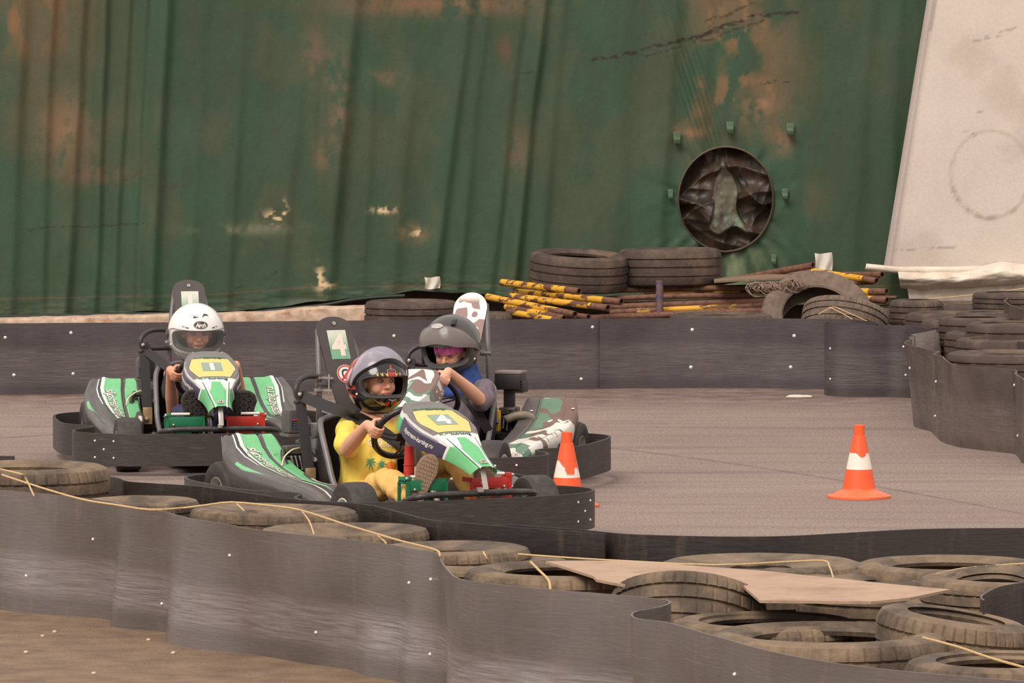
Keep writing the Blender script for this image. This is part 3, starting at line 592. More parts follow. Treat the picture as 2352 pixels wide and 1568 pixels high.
barE2 = barrier('track_barrier', hb=.56, top=[(2420, 663), (2352, 670), (2325, 676), (2310, 681), (2313, 685), (2306, 690), (2318, 699), (2336, 705), (2356, 711), (2420, 722)], m=MS_mid, label='far curled barrier sheet at the right frame edge below the white wall')
barF = barrier('track_barrier', [(2336, 783), (2352, 785), (2420, 790)], MS_far, 'small grey barrier piece at the right frame edge among the far tyres')
barG = barrier('plastic_offcut', [(-160, 1048), (-60, 1048), (32, 1048)], MS_in, 'low dark plastic strip lying on the track at the left frame edge', n=2, z0=.0, hb=.02, th=.05, rows=2)
# ================================================================== CAR TYRES
def tyre_mesh(R=.31, w=.19, n=96, notch=True, sag=.0, seed=0, rim=.2):
    h = w / 2; s_ = R
    outer = [(R - .035, -h), (R - .012, -h * .9), (R - .002, -h * .70), (R, -h * .52), (R - .009, -h * .50), (R - .009, -h * .44), (R, -h * .42), (R + .001, -h * .08), (R - .008, -h * .06), (R - .008, h * .06), (R + .001, h * .08), (R, h * .42), (R - .009, h * .44), (R - .009, h * .50), (R, h * .52), (R - .002, h * .70), (R - .012, h * .9), (R - .035, h)]
    side = [(R - .06, h * 1.03), (R - .085, h * .98), (rim + .02, h * .86), (rim + .012, h * .90), (rim, h * .80), (rim + .006, h * .66)]
    inner = [(rim + .03, h * .80), (R - .05, h * .86), (R - .022, h * .6), (R - .02, 0), (R - .022, -h * .6), (R - .05, -h * .86), (rim + .03, -h * .80)]
    side2 = [(r, -z) for r, z in side[::-1]]
    prof = outer + side + inner + side2; no = len(outer)
    def mod(i, k, r, z):
        a = 2 * pi * i / n
        if notch and k in (1, 2, 3, 14, 15, 16) and i % 5 == 0: r -= .0055
        if notch and k in (6, 7, 10, 11) and i % 7 == 0: r -= .003
        if sag:
            q = mn.noise(Vector((math.cos(a) * 1.3 + seed, math.sin(a) * 1.3, seed))) ; f = max(0, (R - r) / (R - rim))
            if z > 0 and k >= no - 2: z -= sag * (f * (.6 + .8 * q))
            r *= 1 + .03 * mn.noise(Vector((math.cos(a) + 9, math.sin(a), seed)))
        return r, z
    mb = MB(); mb.lathe(prof, n, mod=mod); return mb
_tc = {}
def tyre(label, px, py, ztop, R=.31, w=.19, rot=None, m=None, near=False, sag=0, sq=(1, 1), seed=0, group=None, Y=None, name='car_tyre', zc=None):
    """px,py = middle of the upper side; ztop = its height"""
    key = (R, w, near, sag, seed)
    if key not in _tc:
        mb = tyre_mesh(R, w, 220 if near else 70, seed >= 0, sag, seed, rim=R * (.3 if sag > .009 else .62)); o = mb.build(name, m or M_tyre, smooth=24)
    else: o = bpy.data.objects.new(name, _tc[key]); COL.objects.link(o)
    _tc[key] = o.data
    if Y is not None: p = aty(px, py, Y); o.location = (p[0], p[1], zc if zc is not None else p[2])
    else:
        p = atz(px, py, ztop); o.location = (p[0], p[1], ztop - w / 2)
    if Y is None:
        # rest behind the plastic sheets: slide back until clear of those in front, then off those behind
        front = np.concatenate([v for k_, v in BAR.items() if ('nearest the camera' in k_ if near else ('far side behind' in k_ or 'in front of the pipe' in k_ or 'folded left edge' in k_ or 'buckled' in k_))])
        rr = R * max(sq) + .03; rx, ry = R * sq[0] + .02, R * sq[1] + .02; a_ = 0 if sq[0] == sq[1] else None; y = o.location[1]
        for _ in range(160):
            d = np.hypot(front[:, 0] - o.location[0], front[:, 1] - y); k_ = d.argmin()
            if d[k_] >= rr: break
            nx, ny = o.location[0] - front[k_, 0], y - front[k_, 1]; L_ = math.hypot(nx, ny) + 1e-6; y += .006 + .01 * max(0, ny / L_); o.location[0] += .006 * nx / L_
        if y - o.location[1] > .01: o.location = (o.location[0], y, o.location[2])
        if near:
            back = np.concatenate([v for k_, v in BAR.items() if 'between the left tyres' in k_ or 'curving along' in k_]); d = np.hypot(back[:, 0] - o.location[0], back[:, 1] - o.location[1]).min()
            if d < rr: f_ = max(.78, (d - .01) / (rr - .02)); sq = (sq[0] * (.5 + .5 * f_), sq[1] * f_)
    r = rot or (0, 0, 0); o.rotation_euler = (math.radians(r[0]), math.radians(r[1]), math.radians(r[2] + seed * 37))
    o.scale = (sq[0], sq[1], 1)
    return tag(o, label, 'tyre', group)
def at_bot(px, py, zt, R): pass
# --- near tyre wall
tyre('tyre on top of the near pile at the left frame edge, twine across it', -31, 1085, .485, .315, .20, near=True, sag=.0, seed=1)
tyre('worn tyre lying under the left edge tyre, mostly hidden', -25, 1200, .28, .31, .19, near=True, sag=.01, seed=1)
tyre('flattened dusty tyre behind the near barrier, second from the left', 292, 1151, .405, .235, .17, near=True, sag=.03, seed=2, sq=(1.05, .9))
tyre('sunken dusty tyre between the left edge tyre and the long wide tyre', 100, 1152, .375, .27, .17, near=True, sag=.03, seed=3)
tyre('long wide tyre with blocky shoulder tread in front of kart number 4', 627, 1166, .425, .35, .165, near=True, sag=.02, seed=4, sq=(1, .9))
tyre('squashed tyre with twine over it, left of the near barrier corner', 774, 1212, .415, .30, .17, near=True, sag=.045, seed=5, sq=(1, .95))
tyre('small flat tyre behind the bend of the near barrier', 1000, 1262, .40, .275, .15, near=True, sag=.01, seed=6, sq=(1.0, .9))
tyre('dark flattened tyre lying low behind the open-centred near tyre', 1110, 1284, .365, .29, .13, near=True, sag=.02, seed=7)
tyre('open-centred tyre lying right of the near barrier corner', 1245, 1311, .405, .325, .15, near=True, sag=.0, seed=8)
tyre('tyre with short tread blocks tucked under the front of the open-centred tyre', 1290, 1360, .355, .30, .17, near=True, sag=.01, seed=9)
tyre('bulging tyre tilted up against the plywood board', 1578, 1402, .395, .235, .20, rot=(-24, 9, 0), near=True, seed=10, Y=15.48, zc=.30)
tyre('large tyre lying behind the plywood board below the dark barrier', 1748, 1288, .41, .325, .17, near=True, sag=.01, seed=11)
tyre('open tyre between the plywood board and the right barrier', 2030, 1322, .395, .27, .15, near=True, sag=.01, seed=12)
tyre('tyre lying against the dark barrier near the right frame edge', 2185, 1292, .41, .31, .17, near=True, sag=.0, seed=13)
tyre('dusty open tyre cut off by the right frame edge', 2330, 1322, .42, .29, .15, near=True, sag=0, seed=14)
tyre('tyre lying on its side beside the curled barrier, ribbed tread outwards', 2265, 1362, .37, .25, .16, rot=(-16, 12, 0), near=True, seed=15)
tyre('small tyre wedged behind the folded near barrier', 1730, 1428, .36, .28, .16, near=True, seed=16)
tyre('big tyre with wide blocks behind the lower right barrier', 1900, 1452, .37, .34, .19, near=True, sag=.0, seed=17)
tyre('rounded tyre left of the lower right corner tyre', 2185, 1412, .40, .225, .20, rot=(-6, 6, 0), near=True, seed=18)
tyre('open tyre in the lower right corner with twine across', 2310, 1515, .39, .27, .17, near=True, sag=0, seed=19)
# lower layer so that gaps show rubber
for k, (px, py) in enumerate(((1000, 1262), (1420, 1312), (1530, 1330), (1830, 1392), (2080, 1362), (2020, 1450), (2330, 1440), (2170, 1500), (2260, 1320), (1650, 1345))):
    tyre(('tyre in the bottom layer under the near barrier bend', 'bottom layer tyre beneath the left tip of the board', 'bottom layer tyre beneath the middle of the board', 'bottom layer tyre in front of the board, right part', 'bottom layer tyre right of the board end', 'bottom layer tyre behind the lower right barrier', 'bottom layer tyre at the right edge under the rounded tyre', 'bottom layer tyre in the lower right corner', 'bottom layer tyre beneath the right edge open tyre', 'bottom layer tyre behind the tilted bulging tyre')[k], px, py + 100, .205, .25, .18, near=True, seed=20)
# plywood board
def board(name, pts, z, th, m, label):
    mb = MB(); top = [atz(px, py, zz) for (px, py), zz in zip(pts, z)]; n = len(top)
    V = [tuple(p) for p in top] + [(p[0], p[1], p[2] - th) for p in top]; F = [tuple(range(n)), tuple(range(2 * n - 1, n - 1, -1))] + [(i, n + i, n + (i + 1) % n, (i + 1) % n) for i in range(n)]
    mb.add(V, F); o = mb.build(name, m, smooth=0); return tag(o, label, 'board')
M_ply = mat('old_plywood', C(176, 146, 122), .8, n_amt=.1, n_scale=8, dirt=C(140, 110, 90), d_scale=5, d_lo=.5, d_hi=.75)
board('plywood_board', [(1253, 1288), (1290, 1299), (1362, 1322), (1370, 1330), (1436, 1343), (1468, 1322), (1600, 1314), (1690, 1330), (1745, 1378), (2000, 1381), (2090, 1372), (2182, 1353), (2040, 1340), (1900, 1325), (1740, 1309), (1600, 1299), (1500, 1291), (1440, 1287)], [.43] * 18, .008, M_ply, 'pale plywood board lying across the near tyres')
# twine
def twine(label, pts, r=.0028, name='twine'):
    P = cmr([atz(px, py, z) if len(q) == 0 else aty(px, py, q[0]) for (px, py, z, *q) in pts], 3); mb = MB(); mb.tube(P, r, 6); o = mb.build(name, M_twine); return tag(o, label, 'twine')
twine('twine strand bent over the tyre at the left frame edge', [(-40, 1070, .505), (0, 1077, .5), (50, 1089, .49), (58, 1096, .47), (78, 1138, .44)], .0032)
twine('long twine strand running down over the left near tyres', [(5, 1090, .50), (90, 1118, .48), (187, 1146, .45), (260, 1158, .44), (345, 1170, .44), (420, 1166, .44), (470, 1160, .45), (532, 1153, .46), (620, 1161, .46), (690, 1171, .46), (790, 1203, .45), (860, 1224, .45), (925, 1243, .44), (1000, 1262, .44), (1010, 1275, .44)], .0034)
twine('short twine end over the long wide tyre', [(534, 1153, .455), (545, 1158, .455), (560, 1172, .45)])
twine('short twine end hanging over the squashed tyre', [(692, 1172, .45), (710, 1196, .44), (721, 1226, .43)])
twine('short twine end next to the near barrier corner', [(862, 1225, .44), (876, 1236, .435), (887, 1247, .43)])
twine('short twine end on the small flat tyre', [(1110, 1267, .42), (1116, 1278, .41), (1122, 1291, .39)])
twine('twine end across the open-centred tyre', [(1219, 1290, .42), (1240, 1311, .42), (1260, 1332, .41), (1264, 1353, .40)], .004)
twine('twine strand over the large tyre behind the board', [(1190, 1272, .42), (1300, 1280, .42), (1420, 1287, .42), (1640, 1297, .43), (1800, 1290, .43), (1890, 1287, .43), (1905, 1300, .42), (1914, 1327, .41)])
twine('twine strand over the right edge tyres', [(2150, 1318, .42), (2210, 1305, .42), (2290, 1298, .42), (2380, 1292, .42)])
twine('twine strand across the tyres in the lower right corner', [(2120, 1464, .40), (2200, 1485, .41), (2280, 1512, .41), (2400, 1545, .41)], .0036)
# --- far tyres at the right
FR = 'stacked tyres of the right tyre wall'
for (px, py, zt, R, w, lab) in (
    (2216, 783, .43, .29, .20, 'dusty tyre behind the small grey barrier piece, top of the right tyre wall'),
    (2262, 812, .43, .33, .18, 'wide tyre right behind the buckled brown barrier, top face showing'),
    (2290, 835, .36, .29, .17, 'lower tyre touching the buckled brown barrier from behind'),
    (2270, 763, .42, .33, .17, 'tyre with twine across in the third row of the right tyre wall'),
    (2325, 741, .50, .27, .20, 'pale grey tyre with double twine near the right frame edge'),
    (2152, 756, .40, .13, .16, 'small low tyre next to the far folded barrier end'),
    (2172, 734, .47, .19, .20, 'rounded dark tyre behind the far barrier end'),
    (2240, 728, .49, .22, .18, 'dark tyre leaning between rounded and pale grey tyres'),
    (2190, 718, .46, .30, .18, 'flat tyre behind the rounded dark tyre'),
    (2300, 716, .50, .28, .16, 'flat tyre below the far curled barrier'),
    (2230, 696, .46, .36, .18, 'wide flat tyre lying before the white wall skirt'),
    (2085, 706, .46, .24, .18, 'dark flat tyre right of the yellow pipe ends'),
    (2105, 688, .52, .17, .16, 'low dark tyre mound touching the white wall skirt'),
    (2330, 719, .45, .28, .20, 'tyre carrying the thin tyre at the right edge below the white wall'),
    (2330, 671, .58, .26, .13, 'thin tyre on top at the right edge below the white wall')):
    tyre(lab, px, py, zt, R, w, seed=0, m=M_tyre2)
for k, (px, py) in enumerate(((2120, 740), (2200, 760), (2300, 790), (2090, 725), (2160, 700), (2300, 705))):
    tyre('bottom tyre of the right tyre wall, ' + ('left front', 'middle front', 'right front', 'left back', 'middle back', 'right back')[k], px, py + 62, .2, .30, .19, m=M_tyre2)
# --- tyres of the far left and centre
for (px, py, zt, R, w, lab) in (
    (945, 690, .53, .29, .17, 'dark tyre lying behind the far barrier left of the camouflage kart'),
    (905, 712, .44, .16, .16, 'small dark tyre piece under the stone curb end'),
    (1000, 716, .42, .24, .17, 'low dark tyre behind the far barrier beside the camouflage seat plate'),
    (1128, 716, .46, .13, .17, 'small dark tyre left of the yellow pipes'),
    (1655, 722, .44, .32, .15, 'flat dusty tyre just behind the middle far barrier sheet')):
    tyre(lab, px, py, zt, R, w, m=M_tyre2)
for k, (px, py) in enumerate(((900, 770), (1030, 770), (1200, 760), (1400, 750), (1600, 758), (1800, 756), (1960, 760))):
    tyre('bottom layer tyre behind the far barrier, ' + ('below the stone curb end', 'left of the camouflage seat plate', 'right of the camouflage seat plate', 'under the left pipes', 'below the flat dusty tyre', 'under the leaning tyre', 'below the yellow pipe ends')[k], px, py + 22, .2, .30, .19, m=M_tyre2, seed=0)
# two big tyres on the heap
tyre('left large worn tyre on top of the pipe heap, tilted right', 1329, 622, 0, .318, .225, rot=(2, 5, 0), m=M_tyre2, near=True, Y=33.3, seed=-1)
tyre('right larger tyre on top of the pipe heap, upper edge touching the vent', 1538, 613, 0, .333, .235, rot=(0, -1, 0), m=M_tyre2, near=True, Y=33.45, seed=-1)
tyre('leaning tyre with dark opening in front of the pipe heap', 1877, 742, 0, .36, .19, rot=(52, 4, 0), m=mat('grey_rubber', C(104, 88, 76), .85, n_amt=.25, dirt=C(128, 108, 92), d_scale=5), near=True, Y=32.7, seed=0)
tyre('tilted ribbed tyre with twine in front of the leaning tyre', 1940, 742, 0, .27, .19, rot=(-22, 10, 0), m=MATS['grey_rubber'], near=True, Y=32.35, seed=0)
twine('twine looped over the tilted ribbed tyre', [(1880, 722, 0, 32.05), (1912, 705, 0, 32.1), (1940, 714, 0, 32.05), (2006, 744, 0, 32.0)], .003)
twine('second twine looped over the tilted ribbed tyre', [(1905, 705, 0, 32.1), (1930, 717, 0, 32.05), (1958, 733, 0, 32.0)], .003)
twine('double twine around the pale grey tyre', [(2316, 762, 0, 31.6), (2313, 748, 0, 31.5), (2319, 734, 0, 31.7), (2326, 745, 0, 31.5), (2322, 762, 0, 31.5)], .003)
twine('thin cord across the foot of the white wall', [(2120, 687, 0, 33.9), (2245, 676, 0, 33.9), (2352, 662, 0, 33.9)], .003)
# ================================================================== PIPE HEAP
def pipe(label, a, b, Y0, Y1, m=None, r=.022, bend=0, name='steel_pipe', group=None, cap=(0, 1)):
    A = aty(a[0], a[1], Y0); B = aty(b[0], b[1], Y1); P = [A + (B - A) * t + np.array([0, 0, bend * math.sin(pi * t)]) for t in np.linspace(0, 1, 7)]
    mb = MB(); mb.tube(P, r, 16, caps=False); I = [p for p in P]
    if m is M_yel:
        k0 = 1 if (len(label) % 3) else 0; e1 = 5
        for k in range(len(mb.f)): 
            sgm = k // 16
            if sgm < k0 or sgm >= e1: mb.m[k] = 2
    mb.tube(I[::-1], r * .78, 16, caps=False, mi=2)
    # ring ends
    n = 16; N = 7 * n
    for e0, e1 in ((0, N + 6 * n), (6 * n, N)):
        pass
    mb.cyl(P[-1] - (P[-1] - P[-2]) * .12, P[-1] - (P[-1] - P[-2]) * .13, r * .8, 14, mi=1); mb.cyl(P[0] + (P[1] - P[0]) * .12, P[0] + (P[1] - P[0]) * .13, r * .8, 14, mi=1)
    for q, (p0, p1) in enumerate(((P[0], P[1]), (P[-1], P[-2]))):
        t = Vector(p1 - p0).normalized(); R = t.to_track_quat('Z', 'Y').to_matrix(); mb.lathe([(r, 0), (r * .78, 0), (r * .78, .006), (r, .006)], 16, c=p0, R=R, mi=2)
    o = mb.build(name, [m or M_rust, M_hole, M_rust], smooth=50); return tag(o, label, 'pipe', group)
PG = 'steel pipes of the heap behind the far barrier'
pipe('topmost yellow flaking pipe under the left big tyre', (1152, 648), (1331, 669), 33.3, 32.75, M_yel, group=PG)
pipe('second yellow flaking pipe from the top, longest open end at right', (1184, 670), (1428, 693), 33.3, 32.7, M_yel, group=PG)
pipe('third yellow flaking pipe, brightest yellow along its length', (1172, 680), (1397, 707), 33.1, 32.6, M_yel, group=PG)
pipe('yellow brown pipe reaching farthest left with an open right end', (1118, 681), (1321, 722), 33.0, 32.5, M_yel, group=PG)
pipe('narrow yellow pipe below the left pipe bundle', (1162, 704), (1296, 731), 32.9, 32.5, M_yel, group=PG)
pipe('lowest dark yellow pipe of the left bundle', (1166, 715), (1290, 738), 32.8, 32.45, M_yel, r=.02, group=PG)
pipe('short rusty pipe end just above the far barrier', (1250, 716), (1352, 728), 32.9, 32.5, M_rust, r=.018, group=PG)
pipe('long rusty pipe beneath both big tyres', (1300, 668), (1725, 660), 33.35, 33.2, M_rust, r=.019, group=PG)
pipe('long brown pipe directly below the uppermost long one', (1330, 690), (1730, 678), 33.2, 33.1, M_rust, r=.018, bend=.01, group=PG)
pipe('long rusty rail crossing behind the short blue pipe', (1380, 706), (1780, 690), 33.1, 32.95, M_rust, r=.021, group=PG)
pipe('dark rail with a yellow patch above the flat dusty tyre', (1400, 717), (1780, 700), 33.05, 32.9, M_yel, r=.019, group=PG)
pipe('lowest rusty rail lying on the barrier edge', (1340, 731), (1770, 712), 32.95, 32.8, M_rust, r=.021, group=PG)
pipe('yellow edged rail low behind the flat dusty tyre', (1440, 722), (1760, 706), 33.2, 33.1, M_yel, r=.015, group=PG)
pipe('brown rail between the big tyres and the wire tangle', (1480, 678), (1745, 668), 33.4, 33.3, M_yel, r=.016, group=PG)
pipe('rusty pipe rising to the white wall tag', (1640, 650), (1868, 609), 33.6, 33.0, M_rust, r=.021, group=PG)
pipe('rusty pipe with blue speck at the far right top', (1900, 632), (2027, 631), 33.6, 33.0, M_rust, r=.021, group=PG)
pipe('yellow pipe sloping down to the right open end', (1838, 619), (2014, 645), 33.5, 32.95, M_yel, r=.021, group=PG)
pipe('rusty pipe passing under the thin plank', (1740, 661), (2006, 646), 33.4, 33.05, M_rust, r=.019, group=PG)
pipe('pipe with a yellow ring, third open end on the right', (1800, 668), (2037, 670), 33.3, 32.85, M_yel, r=.022, group=PG)
pipe('pipe with yellow patches, fourth open end on the right', (1860, 676), (2038, 690), 33.2, 32.8, M_yel, r=.022, group=PG)
pipe('small rusty pipe end behind the tilted ribbed tyre, upper', (1900, 700), (2017, 715), 33.0, 32.7, M_rust, r=.018, group=PG)
pipe('small rusty pipe end behind the tilted ribbed tyre, lower', (1930, 716), (2038, 729), 32.9, 32.6, M_rust, r=.02, group=PG)
pipe('thin rusty bar with a hole beyond the right pipe ends', (1880, 682), (2060, 683), 33.3, 33.3, M_rust, r=.011, group=PG)
pipe('dark rail deep inside the heap', (1420, 700), (1900, 684), 33.5, 33.4, M_rust, r=.02, group=PG)
pipe('short upright pipe with blue paint in the middle of the heap', (1515, 741), (1515, 641), 32.9, 32.9, mat('rust_blue', C(112, 84, 74), .7, n_amt=.2, dirt=C(70, 74, 110), d_scale=26, d_lo=.5, d_hi=.56), r=.024, group=PG)
# something to carry the heap
mb = MB()
def board_y(name, pts, th, m, label, cat='board'):
    mb = MB(); top = [aty(px, py, Y) for px, py, Y in pts]; n = len(top); V = [tuple(p) for p in top] + [(p[0], p[1], p[2] - th) for p in top]
    mb.add(V, [tuple(range(n)), tuple(range(2 * n - 1, n - 1, -1))] + [(i, n + i, n + (i + 1) % n, (i + 1) % n) for i in range(n)]); return tag(mb.build(name, m, smooth=0), label, cat)
board_y('thin_plank', [(1640, 645, 32.8), (1912, 631, 32.9), (1838, 620, 33.5), (1640, 638, 33.5)], .012, mat('grey_wood', C(128, 106, 86), .8, n_amt=.2, n_scale=10, stretch=(1, 14, 1)), 'thin grey plank lying on the pipes right of the big tyres')
def tangle():
    rs = random.Random(4); mb = MB(); c = aty(1780, 664, 32.75)
    for k in range(46):
        t = rs.random(); x = c[0] + (t - .5) * .30; z = c[2] + .012 * math.sin(t * 6) + (.03 if t > .6 else -.005); P = []; a0 = rs.random() * 6; rr = rs.uniform(.02, .055)
        for q in range(9): a = a0 + q * .75; P.append((x + rr * math.cos(a) * (1 + .3 * rs.random()) + .004 * q, c[1] + .03 * math.sin(a * 1.7) + rs.uniform(-.01, .01), z + rr * .8 * math.sin(a) + rs.uniform(-.008, .008)))
        mb.tube(cmr(P, 2), .0035, 5)
    tag(mb.build('wire_tangle', mat('dusty_net', C(136, 112, 96), .9, n_amt=.15)), 'dusty crumpled netting hanging over the pipes', 'netting', kind='stuff')
tangle()
def wall_tag(px0, py0, px1, py1, label):
    n = 10; P = np.zeros((n, n, 3))
    for i in range(n):
        for j in range(n):
            u, v = i / 9, j / 9; P[i, j] = aty(px0 + (px1 - px0) * u + 2 * math.sin(v * 3), py0 + (py1 - py0) * v + 1.5 * math.sin(u * 5), 34.36 - .012 * math.sin(u * 9 + v * 3))
    o = grid_obj('fabric_tag', P, None, mat('white_cloth', C(214, 206, 190), .8, n_amt=.05, dirt=C(170, 130, 104), d_scale=18, d_lo=.62, d_hi=.7), flip=True); o.parent = wall_obj; o['label'] = label
wall_tag(975, 636, 1010, 663, 'small white cloth tag low on the green wall above the camouflage kart')
wall_tag(1871, 581, 1911, 622, 'white cloth tag on the green wall beside the rusty pipes')
# ================================================================== TRAFFIC CONES
def cone(px, py, label, torn):
    O = C(238, 92, 44); Wc = C(232, 222, 208); prof = [(.0, .335), (.022, .3345), (.0245, .332), (.0250, .286), (.0290, .2845), (.0292, .283), (.0440, .208), (.0440, .207), (.0592, .133), (.0594, .132), (.0758, .044), (.082, .038), (.138, .0135), (.1405, .011), (.1405, .001), (.134, .0)]
    # densify
    D = []
    for (a, b), (c, d) in zip(prof[:-1], prof[1:]):
        k = max(1, int(math.hypot(c - a, d - b) / .0035)); D += [(a + (c - a) * t / k, b + (d - b) * t / k) for t in range(k)]
    D.append(prof[-1]); n = 160; V = []; col = []
    for i in range(n):
        a = 2 * pi * i / n
        for r, z in D:
            sq = 1 + (.03 * math.cos(4 * a) if z < .02 else 0); V.append((r * math.cos(a) * sq, r * math.sin(a) * sq, z))
            az = (math.degrees(a) + 90 + 180) % 360 - 180  # 0 = towards camera, + = right
            lim = .2075
            lim -= float(np.interp(az, [-180, torn[0][0] - .1] + [t[0] for t in torn] + [torn[-1][0] + .1, 180], [0, 0] + [t[1] for t in torn] + [0, 0])) * (1 + .06 * math.sin(az * .7))
            wz = .1325 < z < lim; c = Wc if wz else (O if z > .04 else C(232, 112, 70)); col.append(c)
    m = len(D); F = [(i * m + k, i * m + k + 1, ((i + 1) % n) * m + k + 1, ((i + 1) % n) * m + k) for i in range(n) for k in range(m - 1)]
    mb = MB(); mb.add(V, F); p = atz(px, py, 0); o = mb.build('traffic_cone', M_cone, smooth=40, loc=(p[0], p[1], 0), col=np.array(col)); tag(o, label, 'traffic cone'); return o
cone(1973, 1143, 'orange traffic cone standing alone on the open track at right', [(-22, 0), (-16, .004), (4, .018), (8, .021), (30, .017), (36, .012), (42, 0), (54, .002), (60, .012), (64, 0)])
cone(1302, 1163, 'orange traffic cone behind the front right of kart number 4, its white band torn', [(-52, 0), (-30, .018), (-12, .031), (-6, .048), (2, .062), (36, .062), (40, .036), (58, .030), (66, .045), (80, .02)])
# ================================================================== KARTS
V3 = Vector
def camo(x, y, seed=0):
    """brown / green / white blotches"""
    x = np.asarray(x, float); y = np.asarray(y, float)
    a = fbm(x * 5 + seed, y * 9 + 3, 3); b = fbm(x * 7 + 40 + seed, y * 10 + 9, 3); c = np.ones(x.shape + (3,)) * np.array(C(112, 84, 72))
    c = mixc(c, C(92, 122, 98), sstep(.50, .515, a)); c = mixc(c, C(222, 212, 200), sstep(.60, .61, b)); return c
POD = np.array([(-.52, .395, .345, -.26, -.490), (-.47, .370, .29, -.255, -.508), (-.41, .335, .22, -.255, -.53), (-.33, .298, .135, -.26, -.532), (-.22, .272, .125, -.265, -.535), (-.05, .256, .12, -.27, -.538), (.12, .243, .12, -.285, -.535), (.28, .228, .12, -.31, -.53), (.40, .208, .12, -.335, -.52), (.48, .182, .12, -.36, -.505), (.535, .14, .12, -.385, -.48)])
def pod_pt(a, t, s):
    x = -.52 + 1.055 * a; z = np.interp(x, POD[:, 0], POD[:, 1]); zb = np.interp(x, POD[:, 0], POD[:, 2]); yi = np.interp(x, POD[:, 0], POD[:, 3]); yo = np.interp(x, POD[:, 0], POD[:, 4])
    zi = z - .035 * math.exp(-((x - .02) / .25) ** 2)
    if t < 0: return (x, s * -(yi + .0), zi - .09 * min(1, -t * 5) - .004)
    if t <= 1:
        y = yi + (yo - yi) * t; zz = zi + (z - zi) * t
        zz += -.012 * math.exp(-((t - .305) / .028) ** 2) - .006 * math.exp(-((t - .84) / .05) ** 2) * (a < .7) + .008 * math.exp(-((t - .72) / .1) ** 2) - .012 * max(0, (t - .93) / .07) ** 2 - .01 * max(0, (.05 - t) / .05) ** 2
        if a < .03: zz -= .014 * (1 - a / .03) ** 2
        return (x, s * -y, zz)
    q = min(1.0, (t - 1) / .6); zt = z - .012; yy = yo - .010 * math.sin(min(1, q * 3) * pi / 2) + .03 * q * q
    return (x, s * -yy, zt + (zb - zt) * q)
def pod_fn(s):
    # flat coordinates: x along the pod from the rear (m), y inward from the outer ridge (m)
    def f(x, y):
        a = x / 1.0 * .86; t = y; p = V3(pod_pt(a, t, s)); e = .004; u = V3(pod_pt(a + e, t, s)) - p; w = V3(pod_pt(a, t + .01, s)) - p; n = u.cross(w).normalized()
        return p, (n if n.z > 0 else -n)
    return f
